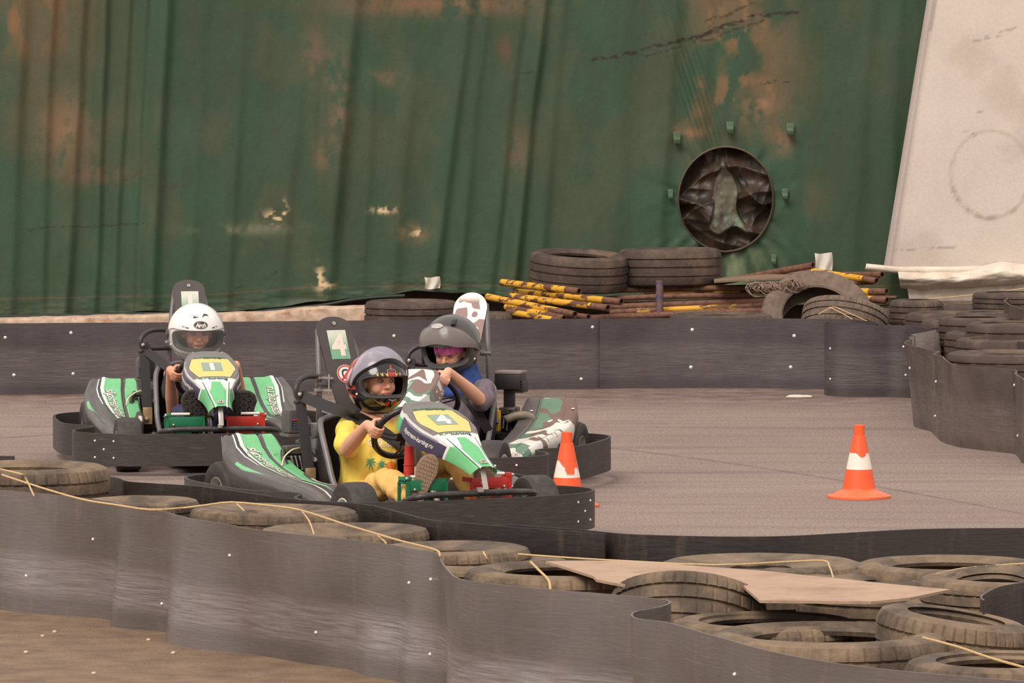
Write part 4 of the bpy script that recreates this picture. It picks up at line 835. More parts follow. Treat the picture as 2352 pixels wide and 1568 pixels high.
def side_pod(root, s, style):
    na, ntt = 300, 110; ts = np.r_[np.linspace(-.2, 0, 5)[:-1], np.linspace(0, 1, 190), np.linspace(1, 1.6, 40)[1:]]; aa = np.linspace(0, 1, na)
    P = np.array([[pod_pt(a, t, s) for t in ts] for a in aa]); A, T = np.meshgrid(aa, ts, indexing='ij')
    G = np.array(C(88, 82, 80)); col = np.ones(A.shape + (3,)) * G; gr = C(114, 190, 130); wh = C(232, 226, 216); dk = C(54, 50, 58)
    def S(m_, c): nonlocal col; col = mixc(col, c, np.clip(m_, 0, 1))
    def band(t0, t1, a0=-1, a1=2, k=.004): return sstep(t0 - k, t0 + k, T) * sstep(t1 + k, t1 - k, T) * sstep(a0 - .006, a0 + .006, A) * sstep(a1 + .006, a1 - .006, A)
    if style == 'green':
        drift = np.interp(A, [0, .15, .35, .6, .8, 1], [.715, .68, .60, .52, .50, .50])  # centre of the white stripe
        wdt = np.interp(A, [0, .3, .7, 1], [.034, .03, .018, .02])
        inner_lim = np.interp(A, [0, .5, .78, 1], [.345, .345, .42, .5])
        S((T > inner_lim) * (T < drift) * sstep(.74, .72, A) * 1.0, gr); S((T > .345) * (T < drift) * (A > .44 + (drift - T) * .9) * (T < drift - .06), C(58, 54, 60))
        S((np.abs(T - drift) < wdt), wh); S((T > drift + wdt) * (T < drift + wdt + .05) * sstep(.62, .6, A), dk); S((np.abs(T - drift - wdt - .062) < .010) * (A < .3), wh)
        S((T > .045) * (T < np.interp(A, [0, .03, .1, .38, .75, 1], [.17, .25, .27, .27, .27, .27])) * (T > np.interp(A, [0, .36, .40, .78, 1], [.04, .04, .12, .26, .3])) * (A > .012), gr)
        S(band(.02, .095, .46, .72), wh)
        ln = np.interp(A, [.2, .36, .6, .8], [.99, .97, .9, .86]); S((np.abs(T - ln) < np.interp(A, [.2, .3, .45, .5, .8], [.022, .03, .022, .007, .004])) * (A > .22) * (A < .8), gr)
        S(sstep(.014, .0, np.abs(A - .16 - .08 * (T - .2))) * band(.16, .24, .0, 1) * sstep(.4, .6, vnoise(A * 160, T * 90)) * 1.3, C(30, 30, 28))
        S(.35 * sstep(.45, .7, fbm(A * 9, T * 9, 4)) * (T > .78), C(116, 108, 104))
    else:
        x = P[..., 0]; y = P[..., 1]; col = camo(x * 1.0, np.abs(y) * .8 + P[..., 2] * .8, 7); wn = fbm(x * 9 + 3, T * 2.2 + 1, 3); S(sstep(.55, .56, wn) * (A > .18) * (A < .9), C(226, 218, 208)); S(sstep(.0, .02, .5 + .5 * np.sin(x * 55) + .35 * np.sin(x * 23) - (T - .95) * 2.6) * (T > .93) * (A > .42) * (A < .92) * sstep(.35, .36, vnoise(x * 30, T * 0)), C(226, 218, 208))
        S((T < .30), C(86, 78, 76)); S(sstep(.93, .945, A) * (T < .95) * 1.0, C(186, 174, 162)); S(sstep(.93, .945, A) * sstep(.5, .62, fbm(A * 90, T * 14, 4)), C(130, 118, 110))
    o = grid_obj('side_pod', P, col, M_vc, root, smooth=60, flip=(s < 0))
    # rear closing face
    ridx = [pod_pt(0, t, s) for t in ts]; mb = MB(); low = [(p[0], p[1], min(p[2], .33)) for p in ridx]; n = len(ridx); mb.add(ridx + low, [(i, i + 1, n + i + 1, n + i) for i in range(n - 1)]); mb.build('pod_end', M_grey, o, smooth=0)
    if style == 'green':
        fn = pod_fn(s); mb = MB(); tp = text_polys('slipstream-karting.ru', shear=.25, bold=.012, space=.94); tb = text_polys('slipstream-karting.ru', shear=.25, bold=.045, space=.94)
        W = max(v[0] for v in tp[0]) - min(v[0] for v in tp[0]); sc = .56 / W
        def mp(x, y, s=s, fn=fn):
            xx = .40 + x if s < 0 else .40 - x; a = xx * .86
            base = float(np.interp(a, [0, .15, .35, .6, .8, 1], [.555, .52, .455, .40, .385, .385])); t = base - (y / .26)
            return fn(xx, t)
        q = lambda pl: ([(x * sc, y * sc * .95) for x, y in pl[0]], pl[1])
        put(mb, q(tb), mp, .0016, 0); put(mb, q(tp), mp, .0026, 1); mb.build('pod_lettering', [I_black, I_white], o, smooth=0)
    else:
        mb = MB(); 
        for a, t in ((.12, .2), (.10, .93)):
            p = V3(pod_pt(a, t, s)); mb.ell(p + V3((0, 0, .002)), (.012, .008, .004))
        mb.build('rivet', M_zinc, o)
    return o
# nose fairing --------------------------------------------------------
NV = [0, .06, .14, .3, .45, .6, .75, .88, 1.0]
NX = [.425, .455, .50, .60, .70, .795, .885, .965, 1.045]; NZ = [.552, .562, .552, .516, .482, .448, .412, .376, .338]; NW = [.045, .085, .112, .130, .124, .090, .060, .048, .045]
_nv = np.linspace(0, 1, 201)
def _sm(a):
    q = np.interp(_nv, NV, a); p = np.r_[2 * q[0] - q[1:13][::-1], q, 2 * q[-1] - q[-13:-1][::-1]]; k = np.hanning(27)[1:-1]; k /= k.sum(); return np.convolve(p, k, 'same')[12:-12]
NX, NZ, NW = [_sm(a) for a in (NX, NZ, NW)]; NV = _nv
def nose_pt(v, u):
    x = np.interp(v, NV, NX); z = np.interp(v, NV, NZ); w = np.interp(v, NV, NW)
    au = abs(u); sg = 1 if u >= 0 else -1
    if au <= 1:
        y = w * u; zz = z - .012 * au ** 3 + .010 * math.exp(-((v - .05) / .05) ** 2) + .006 * math.exp(-((au - .94) / .06) ** 2) * (v < .5) - .004 * math.exp(-((au - .62) / .06) ** 2) * (v > .55)
        xx = x - .02 * au ** 2 * (v < .2) + .0
        return (xx, y, zz)
    q = (au - 1) / .6; dep = np.interp(v, [0, .1, .35, .6, .8, 1], [.05, .075, .085, .07, .05, .025])
    return (x - (.02 if v < .2 else 0) - .03 * q, sg * (w + .014 * math.sin(q * pi / 2)), z - .012 - dep * q)
def nose(root, style, num):
    vv = np.linspace(0, 1, 330); uu = np.r_[np.linspace(-1.6, -1, 40)[:-1], np.linspace(-1, 1, 200), np.linspace(1, 1.6, 40)[1:]]
    P = np.array([[nose_pt(v, u) for u in uu] for v in vv]); Vv, U = np.meshgrid(vv, uu, indexing='ij'); Y = P[..., 1]; X = P[..., 0]; AU = np.abs(U); yw = np.interp(Vv, NV, NW)
    if style == 'green':
        col = np.ones(Vv.shape + (3,)) * np.array(C(222, 216, 210))
        def S(m_, c): nonlocal col; col = mixc(col, c, np.clip(np.asarray(m_, float), 0, 1))
        S((Vv < .55) * (AU <= 1), C(112, 106, 104)); S(sstep(.07, .05, Vv) * (AU <= 1), C(186, 180, 180))
        ay = np.abs(Y); lim = np.interp(Vv, [.195, .20, .34, .38, .51, .53], [.085, .090, .112, .112, .082, .075])
        S((Vv > .195) * (Vv < .535) * (ay < lim + .004), C(60, 52, 50)); S((Vv > .20) * (Vv < .53) * (ay < lim), C(232, 196, 112))
        gw = np.interp(Vv, [.50, .62, .625, .68, .99, 1], [0, 0, .050, .045, .030, .03]); S((ay < gw) * (Vv > .625), C(102, 184, 122))
        tooth = ((np.abs(ay - .036) < .016 * (1 - (Vv - .62) / .14)) * (Vv > .61) * (Vv < .76)); S(tooth, C(232, 226, 218))
        S((np.abs(ay - np.interp(Vv, [.6, 1], [.060, .026])) < .0035) * (Vv > .62), C(232, 226, 218)); S((ay > np.interp(Vv, [.6, 1], [.064, .030])) * (Vv > .72) * (AU <= 1.05), C(104, 180, 120)); S((np.abs(ay - np.interp(Vv, [.6, 1], [.066, .033])) < .002) * (Vv > .62), C(60, 54, 60))
        sk = AU > 1.02
        S(sk * (Vv < .18), C(222, 218, 214)); S(sk * (AU > 1.18) * (Vv < .2) * (Vv > .08), C(92, 186, 124)); S(sk * (Vv > .2) * (Vv < .68) * (AU > 1.12), C(62, 56, 78)); S(sk * (Vv > .7), C(104, 180, 120)); S(sk * (Vv > .26) * (Vv < .6) * (np.abs(AU - 1.12) < .03), C(130, 126, 140))
    else:
        w_ = .03 * np.sin(Y * 60) + .05 * (fbm(X * 14, Y * 16 + 4, 3) - .5); vq = Vv + w_; col = np.ones(Vv.shape + (3,)) * np.array(C(96, 126, 104))
        def S(m_, c): nonlocal col; col = mixc(col, c, np.clip(np.asarray(m_, float), 0, 1))
        S((vq < .27), C(226, 218, 210)); S((vq < .30) * (AU > .78), C(120, 90, 82)); S((np.abs(Y - .02) < (vq - .10) * .45) * (vq > .1) * (vq < .235), C(120, 90, 82)); S((vq > .27) * (vq < .44) * (Y > .02), C(120, 92, 82)); S((vq > .49) * (vq < .56) * (Y > .01), C(226, 218, 210)); S((vq > .64) * (vq < .74), C(226, 218, 210)); S((vq > .80) * (vq < .9), C(112, 86, 76)); S((AU > 1.02) * (fbm(X * 12, P[..., 2] * 18, 3) > .5), C(214, 206, 196))
    o = grid_obj('nose_fairing', P, col, M_vc, root, smooth=60, flip=True)
    def fn(x, y):  # x to the viewer's right (= +y kart), y up the slope
        v = .362 - y / .70; w = float(np.interp(v, NV, NW)); u = x / w; p = V3(nose_pt(v, u)); a = V3(nose_pt(v + .004, u)) - p; b = V3(nose_pt(v, u + .01)) - p; n = a.cross(b).normalized(); return p, (n if n.z > 0 else -n)
    mb = MB()
    if style == 'green':
        put(mb, xf(rect_polys(.098, .108), 1, 0, .006), fn, .0012, 0); t = text_polys(num, bold=.05); put(mb, xf(t, .088, 0, .006, sx=1.0), fn, .002, 1)
        tg = text_polys('SLIPSTREAM', bold=.05); tk = text_polys('karting', shear=.2, bold=.04)
        put(mb, xf(tg, .014, -.0, .127, sx=1.5), fn, .0014, 2); put(mb, xf(tk, .015, .012, .117, sx=1.5), fn, .002, 3)
        put(mb, xf(tg, .013, -.01, -.138, sx=1.45), fn, .0014, 2); put(mb, xf(tk, .015, .012, -.150, sx=1.6), fn, .002, 3)
    else:
        put(mb, xf(rect_polys(.105, .095), 1, -.035, .0), fn, .0012, 0); put(mb, xf(text_polys(num, bold=.06), .082, -.028, 0, sx=1.35), fn, .002, 1)
    mb.build('number_sticker', [dmat('sticker_grey_green', C(140, 158, 140)), I_white, dmat('dark_green', C(60, 130, 80)), I_black], o, smooth=0)
    if style == 'green':
        tp = text_polys('slipstream-karting.ru', shear=.2, bold=.02); W = max(v[0] for v in tp[0]) - min(v[0] for v in tp[0]); sc = .22 / W
        for sd in (-1, 1):
            def f2(x, y, sd=sd):
                v = .42 + (x if sd < 0 else -x) / .70; au = 1.32 - y / .16; p = V3(nose_pt(v, sd * au)); a = V3(nose_pt(v + .004, sd * au)) - p; b = V3(nose_pt(v, sd * (au + .01))) - p; n = a.cross(b).normalized(); return p, (n if n.y * sd > 0 else -n)
            mb = MB(); put(mb, ([(x * sc, y * sc * 1.2) for x, y in tp[0]], tp[1]), f2, .0015); mb.build('side_lettering', I_white, o, smooth=0)
    mb = MB(); p = V3(nose_pt(.955, 0)); mb.box(p + V3((0, 0, .003)), (.03, .032, .004), Matrix.Rotation(.42, 3, 'Y'), bev=.001); mb.ell(p + V3((0, 0, .008)), (.007, .007, .005)); mb.build('bolt', M_alu, o)
    return o
WC = V3((.27, 0, .43)); TILT = math.radians(38); WUP = V3((math.sin(TILT), 0, math.cos(TILT))); WNF = V3((math.cos(TILT), 0, -math.sin(TILT))); WR = .135
def rim_pt(deg):
    a = math.radians(deg); out = V3((0, 1, 0)) * math.cos(a) + WUP * math.sin(a); T = -V3((0, 1, 0)) * math.sin(a) + WUP * math.cos(a); return WC + out * WR, out, T
def seat_plate(root, style, num):
    # tall head plate leaning back; local frame: right = +y, up = Up
    base = V3((-.285, 0, .53)); top = V3((-.455, 0, .885)); Up = (top - base).normalized(); H = (top - base).length; N = Up.cross(V3((0, 1, 0))); N = N if N.x > 0 else -N
    pts = []
    hw = lambda t: float(np.interp(t, [-.12, .0, .35, .84, .88], [.052, .060, .072, .084, .080]))
    for t in (-.12, 0, .2, .4, .6, .8, .86): pts.append((hw(t), t * H))
    if style == 'green':
        for a in range(8, 173, 12): pts.append((.080 * math.cos(math.radians(a)), (.875 + .125 * math.sin(math.radians(a))) * H))
    else:
        pts = [(w, y) for w, y in pts if y < .8 * H]
        for a in range(4, 177, 10): pts.append((.082 * math.cos(math.radians(a)), (.80 + .20 * math.sin(math.radians(a))) * H))
    for t in (.86, .8, .6, .4, .2, 0, -.12) if style == 'green' else (.7, .6, .4, .2, 0, -.12): pts.append((-hw(t), t * H))
    mb = MB(); n = len(pts); f = lambda x, y: base + V3((0, 1, 0)) * x + Up * y
    mb.add([f(x, y) for x, y in pts] + [f(x, y) - N * .008 for x, y in pts], [tuple(range(n)), tuple(range(2 * n - 1, n - 1, -1))] + [(i, n + i, n + (i + 1) % n, (i + 1) % n) for i in range(n)])
    if style == 'green': o = mb.build('head_plate', M_grey if 0 else mat('plate_plastic', C(70, 62, 60), .5, n_amt=.1), root, smooth=0)
    else:
        nu = 110; nvv = 300; Y = np.linspace(-.14, 1.0, nvv) * H; P = np.zeros((nu, nvv, 3)); cc = np.zeros((nu, nvv, 3))
        for j, y in enumerate(Y):
            t = y / H; w = hw(min(t, .8)) if t < .8 else .082 * math.sqrt(max(0, 1 - ((t - .8) / .2) ** 2))
            for i in range(nu): x = -w + 2 * w * i / (nu - 1); P[i, j] = f(x, y) + N * .001
        Xc = np.linspace(-1, 1, nu)[:, None] * .08 + 0 * Y[None, :]; Yc = Y[None, :] + 0 * Xc
        cc = mixc(np.ones(Xc.shape + (3,)) * np.array(C(226, 218, 208)), C(124, 88, 78), sstep(.50, .515, fbm(Xc * 16 + 5, Yc * 13 + 11, 2)) * sstep(.96 * H, .86 * H, Yc)); cc = mixc(cc, C(124, 88, 78), sstep(.70 * H, .66 * H, Yc + .02 * np.sin(Xc * 70)) * sstep(.38 * H, .42 * H, Yc)); cc = mixc(cc, C(226, 218, 208), sstep(.60, .61, fbm(Xc * 18 + 35, Yc * 18 + 21, 2)))
        o = mb.build('head_plate', mat('plate_plastic', C(70, 62, 60), .5, n_amt=.1), root, smooth=0); grid_obj('camouflage_skin', P, cc, M_vc, o, flip=True)
    g = lambda x, y: (f(x, y), N)
    if style == 'green':
        V, F = rect_polys(.088, .135, 12); P2 = [f(x + .004, y + H * .665) + N * .0012 for x, y in V]; q = np.array([(y + .0675) / .135 for x, y in V]); cc = mixc(np.ones((len(V), 3)) * np.array(C(118, 164, 130)), C(206, 206, 190), sstep(.25, .95, q))
        mb = MB(); mb.add(P2, F); mb.build('number_sticker', M_vc, o, smooth=0, col=cc)
        mb = MB(); put(mb, xf(text_polys(num, bold=.05), .098, .004, H * .665, sx=.95), g, .0024); mb.build('number_digit', dmat('cream_white', C(224, 206, 192)), o, smooth=0)
        mb = MB(); p = f(0, H * .915) + N * .002; mb.lathe([(.008, 0), (.008, .004), (.003, .004), (.003, 0)], 16, p, N.to_track_quat('Z', 'Y').to_matrix()); mb.build('bolt', M_alu, o)
        cy = H * .315; cx = .012
    else: cy = H * .52; cx = -.012
    mb = MB(); put(mb, xf(ell_polys(.043, .043), 1, cx, cy), g, .0014, 0); put(mb, xf(ell_polys(.041, .041, .84), 1, cx, cy), g, .0022, 1)
    hel = [(-.016, -.020), (-.020, 0), (-.018, .014), (-.008, .022), (.006, .022), (.014, .016), (.013, .012), (.004, .015), (-.008, .013), (-.013, .004), (-.011, -.020)]
    put(mb, xf(poly_polys(hel), 1.05, cx, cy), g, .0022, 2); put(mb, xf(rect_polys(.026, .006, 2), 1, cx - .002, cy - .018), g, .0024, 2); put(mb, xf(rect_polys(.078, .008, 4), 1, cx, cy, rot=.85), g, .003, 1)
    mb.build('warning_sticker', [I_white, I_red, dmat('navy', C(48, 40, 56))], o, smooth=0)
    if style != 'green':
        mb = MB(); put(mb, xf(ell_polys(.017, .026, .62), 1, .040, H * .40, rot=-.4), g, .0024, 0); put(mb, xf(ell_polys(.014, .02, .6), 1, .052, H * .30, rot=-.4), g, .0024, 0); put(mb, xf(ell_polys(.02, .012, .6), 1, .034, H * .53, rot=-.4), g, .0024, 0); mb.build('white_marks', I_white, o, smooth=0)
def build_kart(num, X, Y, yaw, style, label):
    root = empty('go_kart', (X, Y, 0), yaw - pi / 2); tag(root, label, 'go-kart')
    # --- bumper band
    half = [(1.03, 0), (1.025, .22), (1.0, .40), (.95, .53), (.875, .62), (.78, .672), (.69, .675), (.60, .645), (.52, .59), (.45, .557), (.38, .562), (.30, .61), (.20, .667), (.08, .69), (-.12, .692), (-.36, .685), (-.53, .65), (-.63, .58), (-.68, .46), (-.69, .25), (-.69, 0)]
    loop = [(x, y - (.055 * max(0, min(1, (x - .3) / .3)) * min(1, y / .4) if num == '4' else 0)) for x, y in half] + [(x, -y) for x, y in half[-2:0:-1]]; T = cmr([(x, y, .205) for x, y in loop], 4, True); B = [(p[0] - .0, p[1], .05) for p in T]
    mb = MB(); sheet(mb, T, B, -.013, 3, closed=True); band = mb.build('bumper_band', M_band, root, smooth=50)
    for s_ in (-1, 1):
        for (x, y) in ((.955, .50), (.90, .585), (1.018, .12) if style != 'green' else (.93, .545)):
            for z in ((.165, .125, .085) if x != 1.018 else (.165,)):
                mb = MB(); mb.ell((x + .016, s_ * (y + .012) - (.055 if num == '4' and s_ > 0 and y > .2 else 0), z + .004), (.006, .006, .006), nu=10, nv=6)
                if x == .93 and z != .125: continue
                if x != .93 and z == .125: continue
                mb.build('bolt', M_zinc, band)
    # --- wheels
    def wheel(nm, c, r, w, s_):
        R = Matrix.Rotation(-s_ * pi / 2, 3, 'X') ; h = w / 2; rim = r * .50
        prof = [(rim, -h * .86), (r * .78, -h), (r * .93, -h * .93), (r * .985, -h * .74), (r, -h * .4), (r, h * .4), (r * .985, h * .74), (r * .93, h * .93), (r * .78, h), (rim, h * .86), (rim * .96, h * .6), (rim * .96, -h * .6)]
        mb = MB(); mb.lathe(prof, 56, c, R); o = mb.build(nm, M_ktyre, root, smooth=40)
        mb = MB(); mb.lathe([(rim * 1.05, h * .80), (rim * 1.03, h * .9), (rim * .95, h * .9), (rim * .88, h * .55), (rim * .45, h * .4), (.028, h * .45), (.028, h * .75), (.001, h * .75), (.001, -h * .5), (rim * .95, -h * .5), (rim * .96, h * .6)], 40, c, R); mb.build('rim', M_alu if nm == 'rear_wheel' else M_white, o, smooth=40)
        mb = MB()
        for k in range(4): a = k * pi / 2 + .4; mb.ell(V3(c) + R @ V3((.04 * math.cos(a), .04 * math.sin(a), h * .48)), (.007, .007, .007), nu=8, nv=6)
        mb.build('wheel_nut', M_frame, o)
    for s_ in (-1, 1):
        wheel('front_wheel', (.665, s_ * .415, .131), .131, .125, s_); wheel('rear_wheel', (-.48, s_ * .462, .137), .137, .17, s_)
    side_pod(root, -1, style); side_pod(root, 1, style)
    nose(root, style, num)
    # --- chassis
    mb = MB()
    for s_ in (-1, 1):
        mb.tube(cmr([(-.55, s_ * .24, .09), (-.3, s_ * .25, .08), (.2, s_ * .26, .08), (.5, s_ * .22, .09), (.8, s_ * .20, .11), (.92, s_ * .18, .13)], 4), .014, 8)
        mb.cyl((.62, s_ * .2, .12), (.64, s_ * .37, .13), .012); mb.tube(cmr([(-.05, s_ * .25, .1), (0, s_ * .40, .11), (.15, s_ * .45, .13), (.35, s_ * .42, .12), (.45, s_ * .25, .1)], 4), .011, 8)
        mb.cyl((.55, s_ * .3, .12), (.78, s_ * .30, .19), .010); mb.cyl((.86, s_ * .24, .12), (.86, s_ * .24, .21), .010)
    for x in (-.5, -.25, .25, .6, .86): mb.cyl((x, -.25, .085), (x, .25, .085), .013)
    mb.cyl((-.48, -.4, .137), (-.48, .4, .137), .02); mb.build('chassis', M_frame, root, smooth=60)
    mb = MB(); mb.box((.42, 0, .068), (.92, .40, .012)); mb.build('floor_tray', M_black, root, smooth=0)
    mb = MB(); mb.tube(cmr([(.80, -.285, .165), (.88, -.285, .195), (.945, -.262, .214), (.965, -.18, .222), (.972, 0, .223), (.965, .18, .222), (.945, .262, .214), (.88, .285, .195), (.80, .285, .165)], 6), .0135, 12); mb.build('front_bar', M_frame, root, smooth=60)
    mb = MB(); mb.box((1.020, 0, .292), (.004, .024, .105), Matrix.Rotation(-.38, 3, 'Y'), bev=.001); mb.ell((1.012, 0, .268), (.008, .008, .008)); mb.box((.985, 0, .238), (.03, .022, .02), bev=.003); mb.build('nose_bracket', M_alu, root)
    mb = MB(); mb.cyl((.33, 0, .40), (.62, 0, .13), .012, r2=.012); mb.build('steering_column', M_alu, root, smooth=60)
    mb = MB(); mb.cyl((.50, 0, .24), (.34, 0, .39), .026, r2=.026); mb.box((.36, 0, .39), (.05, .06, .05), Matrix.Rotation(.6, 3, 'Y'), bev=.01); mb.build('column_clamp', mat('cast_metal', C(128, 116, 104), .6), root, smooth=60)
    mb = MB(); mb.cyl((.45, -.066, .262), (.45, -.063, .385), .023, r2=.021); mb.ell((.45, -.067, .262), (.023, .023, .02)); mb.cyl((.45, -.066, .305), (.45, -.066, .308), .025); mb.build('column_sleeve', M_red, root, smooth=50)
    # --- steering wheel
    mb = MB(); P = []
    for k in range(48):
        p, o_, t = rim_pt(k * 7.5); P.append(p if k * 7.5 not in () else p)
    mb.tube(P, .0138, 12, closed=True); sw = mb.build('steering_wheel', mat('rim_rubber', C(34, 30, 30), .32, n_amt=.1), root, smooth=80)
    mb = MB()
    for a in (0, 180, 270):
        p, o_, t = rim_pt(a); q = WC + WNF * .03; d = (p - q); 
        for off in (-.010, .010): mb.tube([q + o_ * .02 + t * off * 1.6, q + o_ * .07 + t * off * 1.2, p + t * off], .004, 6)
        mb.box(q + o_ * .024, (.008, .045, .045), Matrix.Rotation(TILT, 3, 'Y'), bev=.003)
    mb.build('spoke', M_black, sw, smooth=50)
    # --- seat
    E = cmr([(-.275, 0, .47), (-.265, .07, .472), (-.235, .13, .462), (-.185, .178, .452), (-.135, .198, .41), (-.06, .203, .30), (.0, .203, .20), (.07, .19, .13), (.14, .15, .10)], 5)
    prof_c = cmr([(-.275, 0, .47), (-.272, 0, .42), (-.265, 0, .36), (-.255, 0, .29), (-.235, 0, .20), (-.19, 0, .12), (-.1, 0, .075), (.02, 0, .07), (.14, 0, .085)], 5); nE = len(E); nc = 17; P = np.zeros((nE, 2 * nc - 1, 3))
    for i in range(nE):
        e_, c_ = E[i], prof_c[i]
        for k in range(-nc + 1, nc):
            u = k / (nc - 1); q = abs(u); y = e_[1] * math.sin(q * pi / 2) ** .8 * (1 if u >= 0 else -1); m_ = q ** 3.2; P[i, k + nc - 1] = (c_[0] * (1 - m_) + e_[0] * m_, y, c_[2] * (1 - m_) + e_[2] * m_)
    seat = grid_obj('seat', P, None, M_black, root, smooth=180); md = seat.modifiers.new('s', 'SOLIDIFY'); md.thickness = .006
    for s_ in (-1, 1): mb = MB(); mb.tube([(p[0], p[1] * s_, p[2]) for p in E], .0135, 10, rr=None); mb.build('seat_edge', mat('seat_edge_plastic', C(112, 106, 108), .35, n_amt=.15), seat, smooth=80)
    # --- roll posts, hoop and belt
    mb = MB()
    for s_ in (-1, 1):
        mb.tube(cmr([(-.35, s_ * .125, .09), (-.35, s_ * .115, .35), (-.36, s_ * .105, .58), (-.40, s_ * .09, .72), (-.45, s_ * .07, .83)], 4), .0125, 10)
        mb.cyl((-.33, s_ * .12, .24), (-.20, s_ * .20, .29), .010)
        mb.cyl((-.35, s_ * .12, .3), (-.10, s_ * .19, .085), .009)
    mb.cyl((-.36, -.12, .60), (-.36, .12, .60), .012); mb.cyl((-.35, -.12, .45), (-.35, .12, .45), .011); mb.build('roll_frame', mat('grey_steel', C(104, 98, 98), .38, n_amt=.2), root, smooth=60)
    ps = -1
    mb = MB(); mb.tube(cmr([(-.36, -.105, .632), (-.32, -.17, .638), (-.285, -.222, .63), (-.262, -.255, .605), (-.255, -.262, .578), (-.26, -.252, .556), (-.285, -.215, .546), (-.33, -.13, .545), (-.36, -.105, .545)], 5), .0115, 10); mb.build('belt_hoop', M_frame, root, smooth=60)
    mb = MB(); mb.box((-.248, -.245, .560), (.006, .050, .036), Matrix.Rotation(.35, 3, 'X'), bev=.002); mb.ell((-.243, -.252, .567), (.006, .011, .011)); mb.ell((-.246, -.262, .535), (.012, .016, .012)); mb.build('belt_anchor', M_frame, root)
    mb = MB(); mb.ell((-.238, -.252, .567), (.006, .009, .009)); mb.build('bolt', M_alu, root)
    mb = MB(); mb.tube([(-.238, -.248, .54), (-.215, -.245, .42), (-.175, -.24, .25)], .024, 12, flat=.06); 
    b = MB(); n_ = 8
    for i in range(n_ + 1):
        t = i / n_; c_ = V3((-.242, -.248, .545)).lerp(V3((-.172, -.238, .235)), t); b.v += [tuple(c_ + V3((0, -.024, 0))), tuple(c_ + V3((0, .024, 0))), tuple(c_ + V3((-.004, .024, 0))), tuple(c_ + V3((-.004, -.024, 0)))]
    for i in range(n_):
        for k in range(4): b.f.append((i * 4 + k, i * 4 + (k + 1) % 4, (i + 1) * 4 + (k + 1) % 4, (i + 1) * 4 + k)); b.m.append(0)
    b.build('lap_belt', M_belt, root, smooth=0)
    mb = MB(); mb.box((-.160, -.238, .215), (.006, .047, .085), bev=.002); mb.ell((-.154, -.243, .198), (.008, .012, .012)); mb.build('belt_bracket', M_brass, root)
    mb = MB()
    for z in (.575, .628):
        mb.lathe([(.017, -.005), (.019, -.005), (.019, .005), (.017, .005)], 20, (-.362, -.105, z)); mb.box((-.335, -.080, z), (.06, .012, .009), Matrix.Rotation(.5, 3, 'Z')); mb.box((-.35, -.12, z), (.02, .02, .012), bev=.002)
    mb.cyl((-.325, -.075, .56), (-.325, -.075, .645), .004); mb.build('clamp', M_alu, root, smooth=40)
    # --- pedals with foot guards
    for s_, m_ in ((-1, M_green), (1, M_red)):
        mb = MB(); f = lambda x, y, z: (x, s_ * y, z)
        mb.box(f(.79, .145, .248), (.005, .175, .046), bev=.001); mb.box(f(.79, .234, .205), (.012, .014, .11)); mb.box(f(.79, .058, .205), (.010, .010, .11))
        mb.box(f(.755, .237, .268), (.085, .008, .030), bev=.002); mb.box(f(.715, .237, .20), (.010, .012, .12))
        mb.box(f(.75, .055, .262), (.075, .006, .02)); mb.box(f(.78, .232, .278), (.03, .028, .018), bev=.004)
        for k in range(3): mb.ell(f(.735 + .024 * k, .243, .270), (.006, .006, .006), nu=8, nv=6)
        mb.cyl(f(.70, .15, .075), f(.73, .15, .24), .008); mb.box(f(.735, .15, .17), (.012, .075, .13), Matrix.Rotation(.15, 3, 'Y'), bev=.004)
        pd = mb.build('pedal', m_, root, smooth=40)
        mb = MB(); mb.cyl(f(.775, .215, .283), f(.775, .125, .283), .007); mb.build('pedal_roller', M_white, pd)
        mb = MB(); mb.ell(f(.80, .243, .279), (.007, .007, .007)); mb.ell(f(.797, .205, .232), (.005, .006, .006)); mb.build('bolt', M_alu, pd)
    seat_plate(root, style, num)
    # --- engine
    ey = -.225 if style == 'green' else .18; ex = -.36 if style == 'green' else -.47; mb = MB()
    for k in range(9): mb.box((ex, ey, .20 + .014 * k), (.13, .12, .006))
    mb.box((ex, ey, .24), (.09, .085, .20), bev=.01); mb.cyl((ex + .05, ey - .02, .17), (ex + .11, ey - .02, .17), .055); mb.cyl((ex + .11, ey - .02, .17), (ex + .13, ey - .02, .17), .035); mb.ell((ex + .09, ey + .045, .28), (.035, .03, .03)); mb.cyl((ex + .08, ey + .03, .33), (ex + .08, ey + .03, .25), .012)
    for k in range(5): mb.cyl((ex + .07, ey - .045 + .02 * k, .30), (ex + .10, ey - .045 + .02 * k, .26 - .01 * k), .006)
    mb.tube(cmr([(ex + .02, ey - .06, .32), (ex + .09, ey - .085, .28), (ex + .12, ey - .06, .2), (ex + .08, ey - .03, .13)], 4), .012, 8)
    en = mb.build('engine', mat('engine_metal', C(104, 96, 92), .4, metal=.5, n_amt=.4, n_scale=25, dirt=C(40, 34, 32), d_scale=18, d_lo=.45, d_hi=.6), root, smooth=40)
    if style == 'green':
        mb = MB(); mb.box((ex + .02, ey - .005, .447), (.09, .095, .105), bev=.018); mb.box((ex + .02, ey - .005, .388), (.098, .103, .014), bev=.004); cap = mb.build('air_filter_cover', M_grey, en)
        mb = MB(); mb.box((ex + .0662, ey - .018, .440), (.002, .050, .046)); cp = mb.build('label_plate', I_blue, cap, smooth=0); mb = MB(); mb.box((ex + .0676, ey - .018, .440), (.001, .045, .041)); mb.build('label_text_area', I_black, cap, smooth=0); mb = MB(); mb.box((ex + .0684, ey - .018, .455), (.001, .043, .009)); mb.build('label_stripe', I_red, cap, smooth=0)
        mb = MB()
        for k in range(4): mb.box((ex + .0684, ey - .018, .443 - .007 * k), (.001, .036, .0016))
        mb.build('label_lines', I_grey, cap, smooth=0)
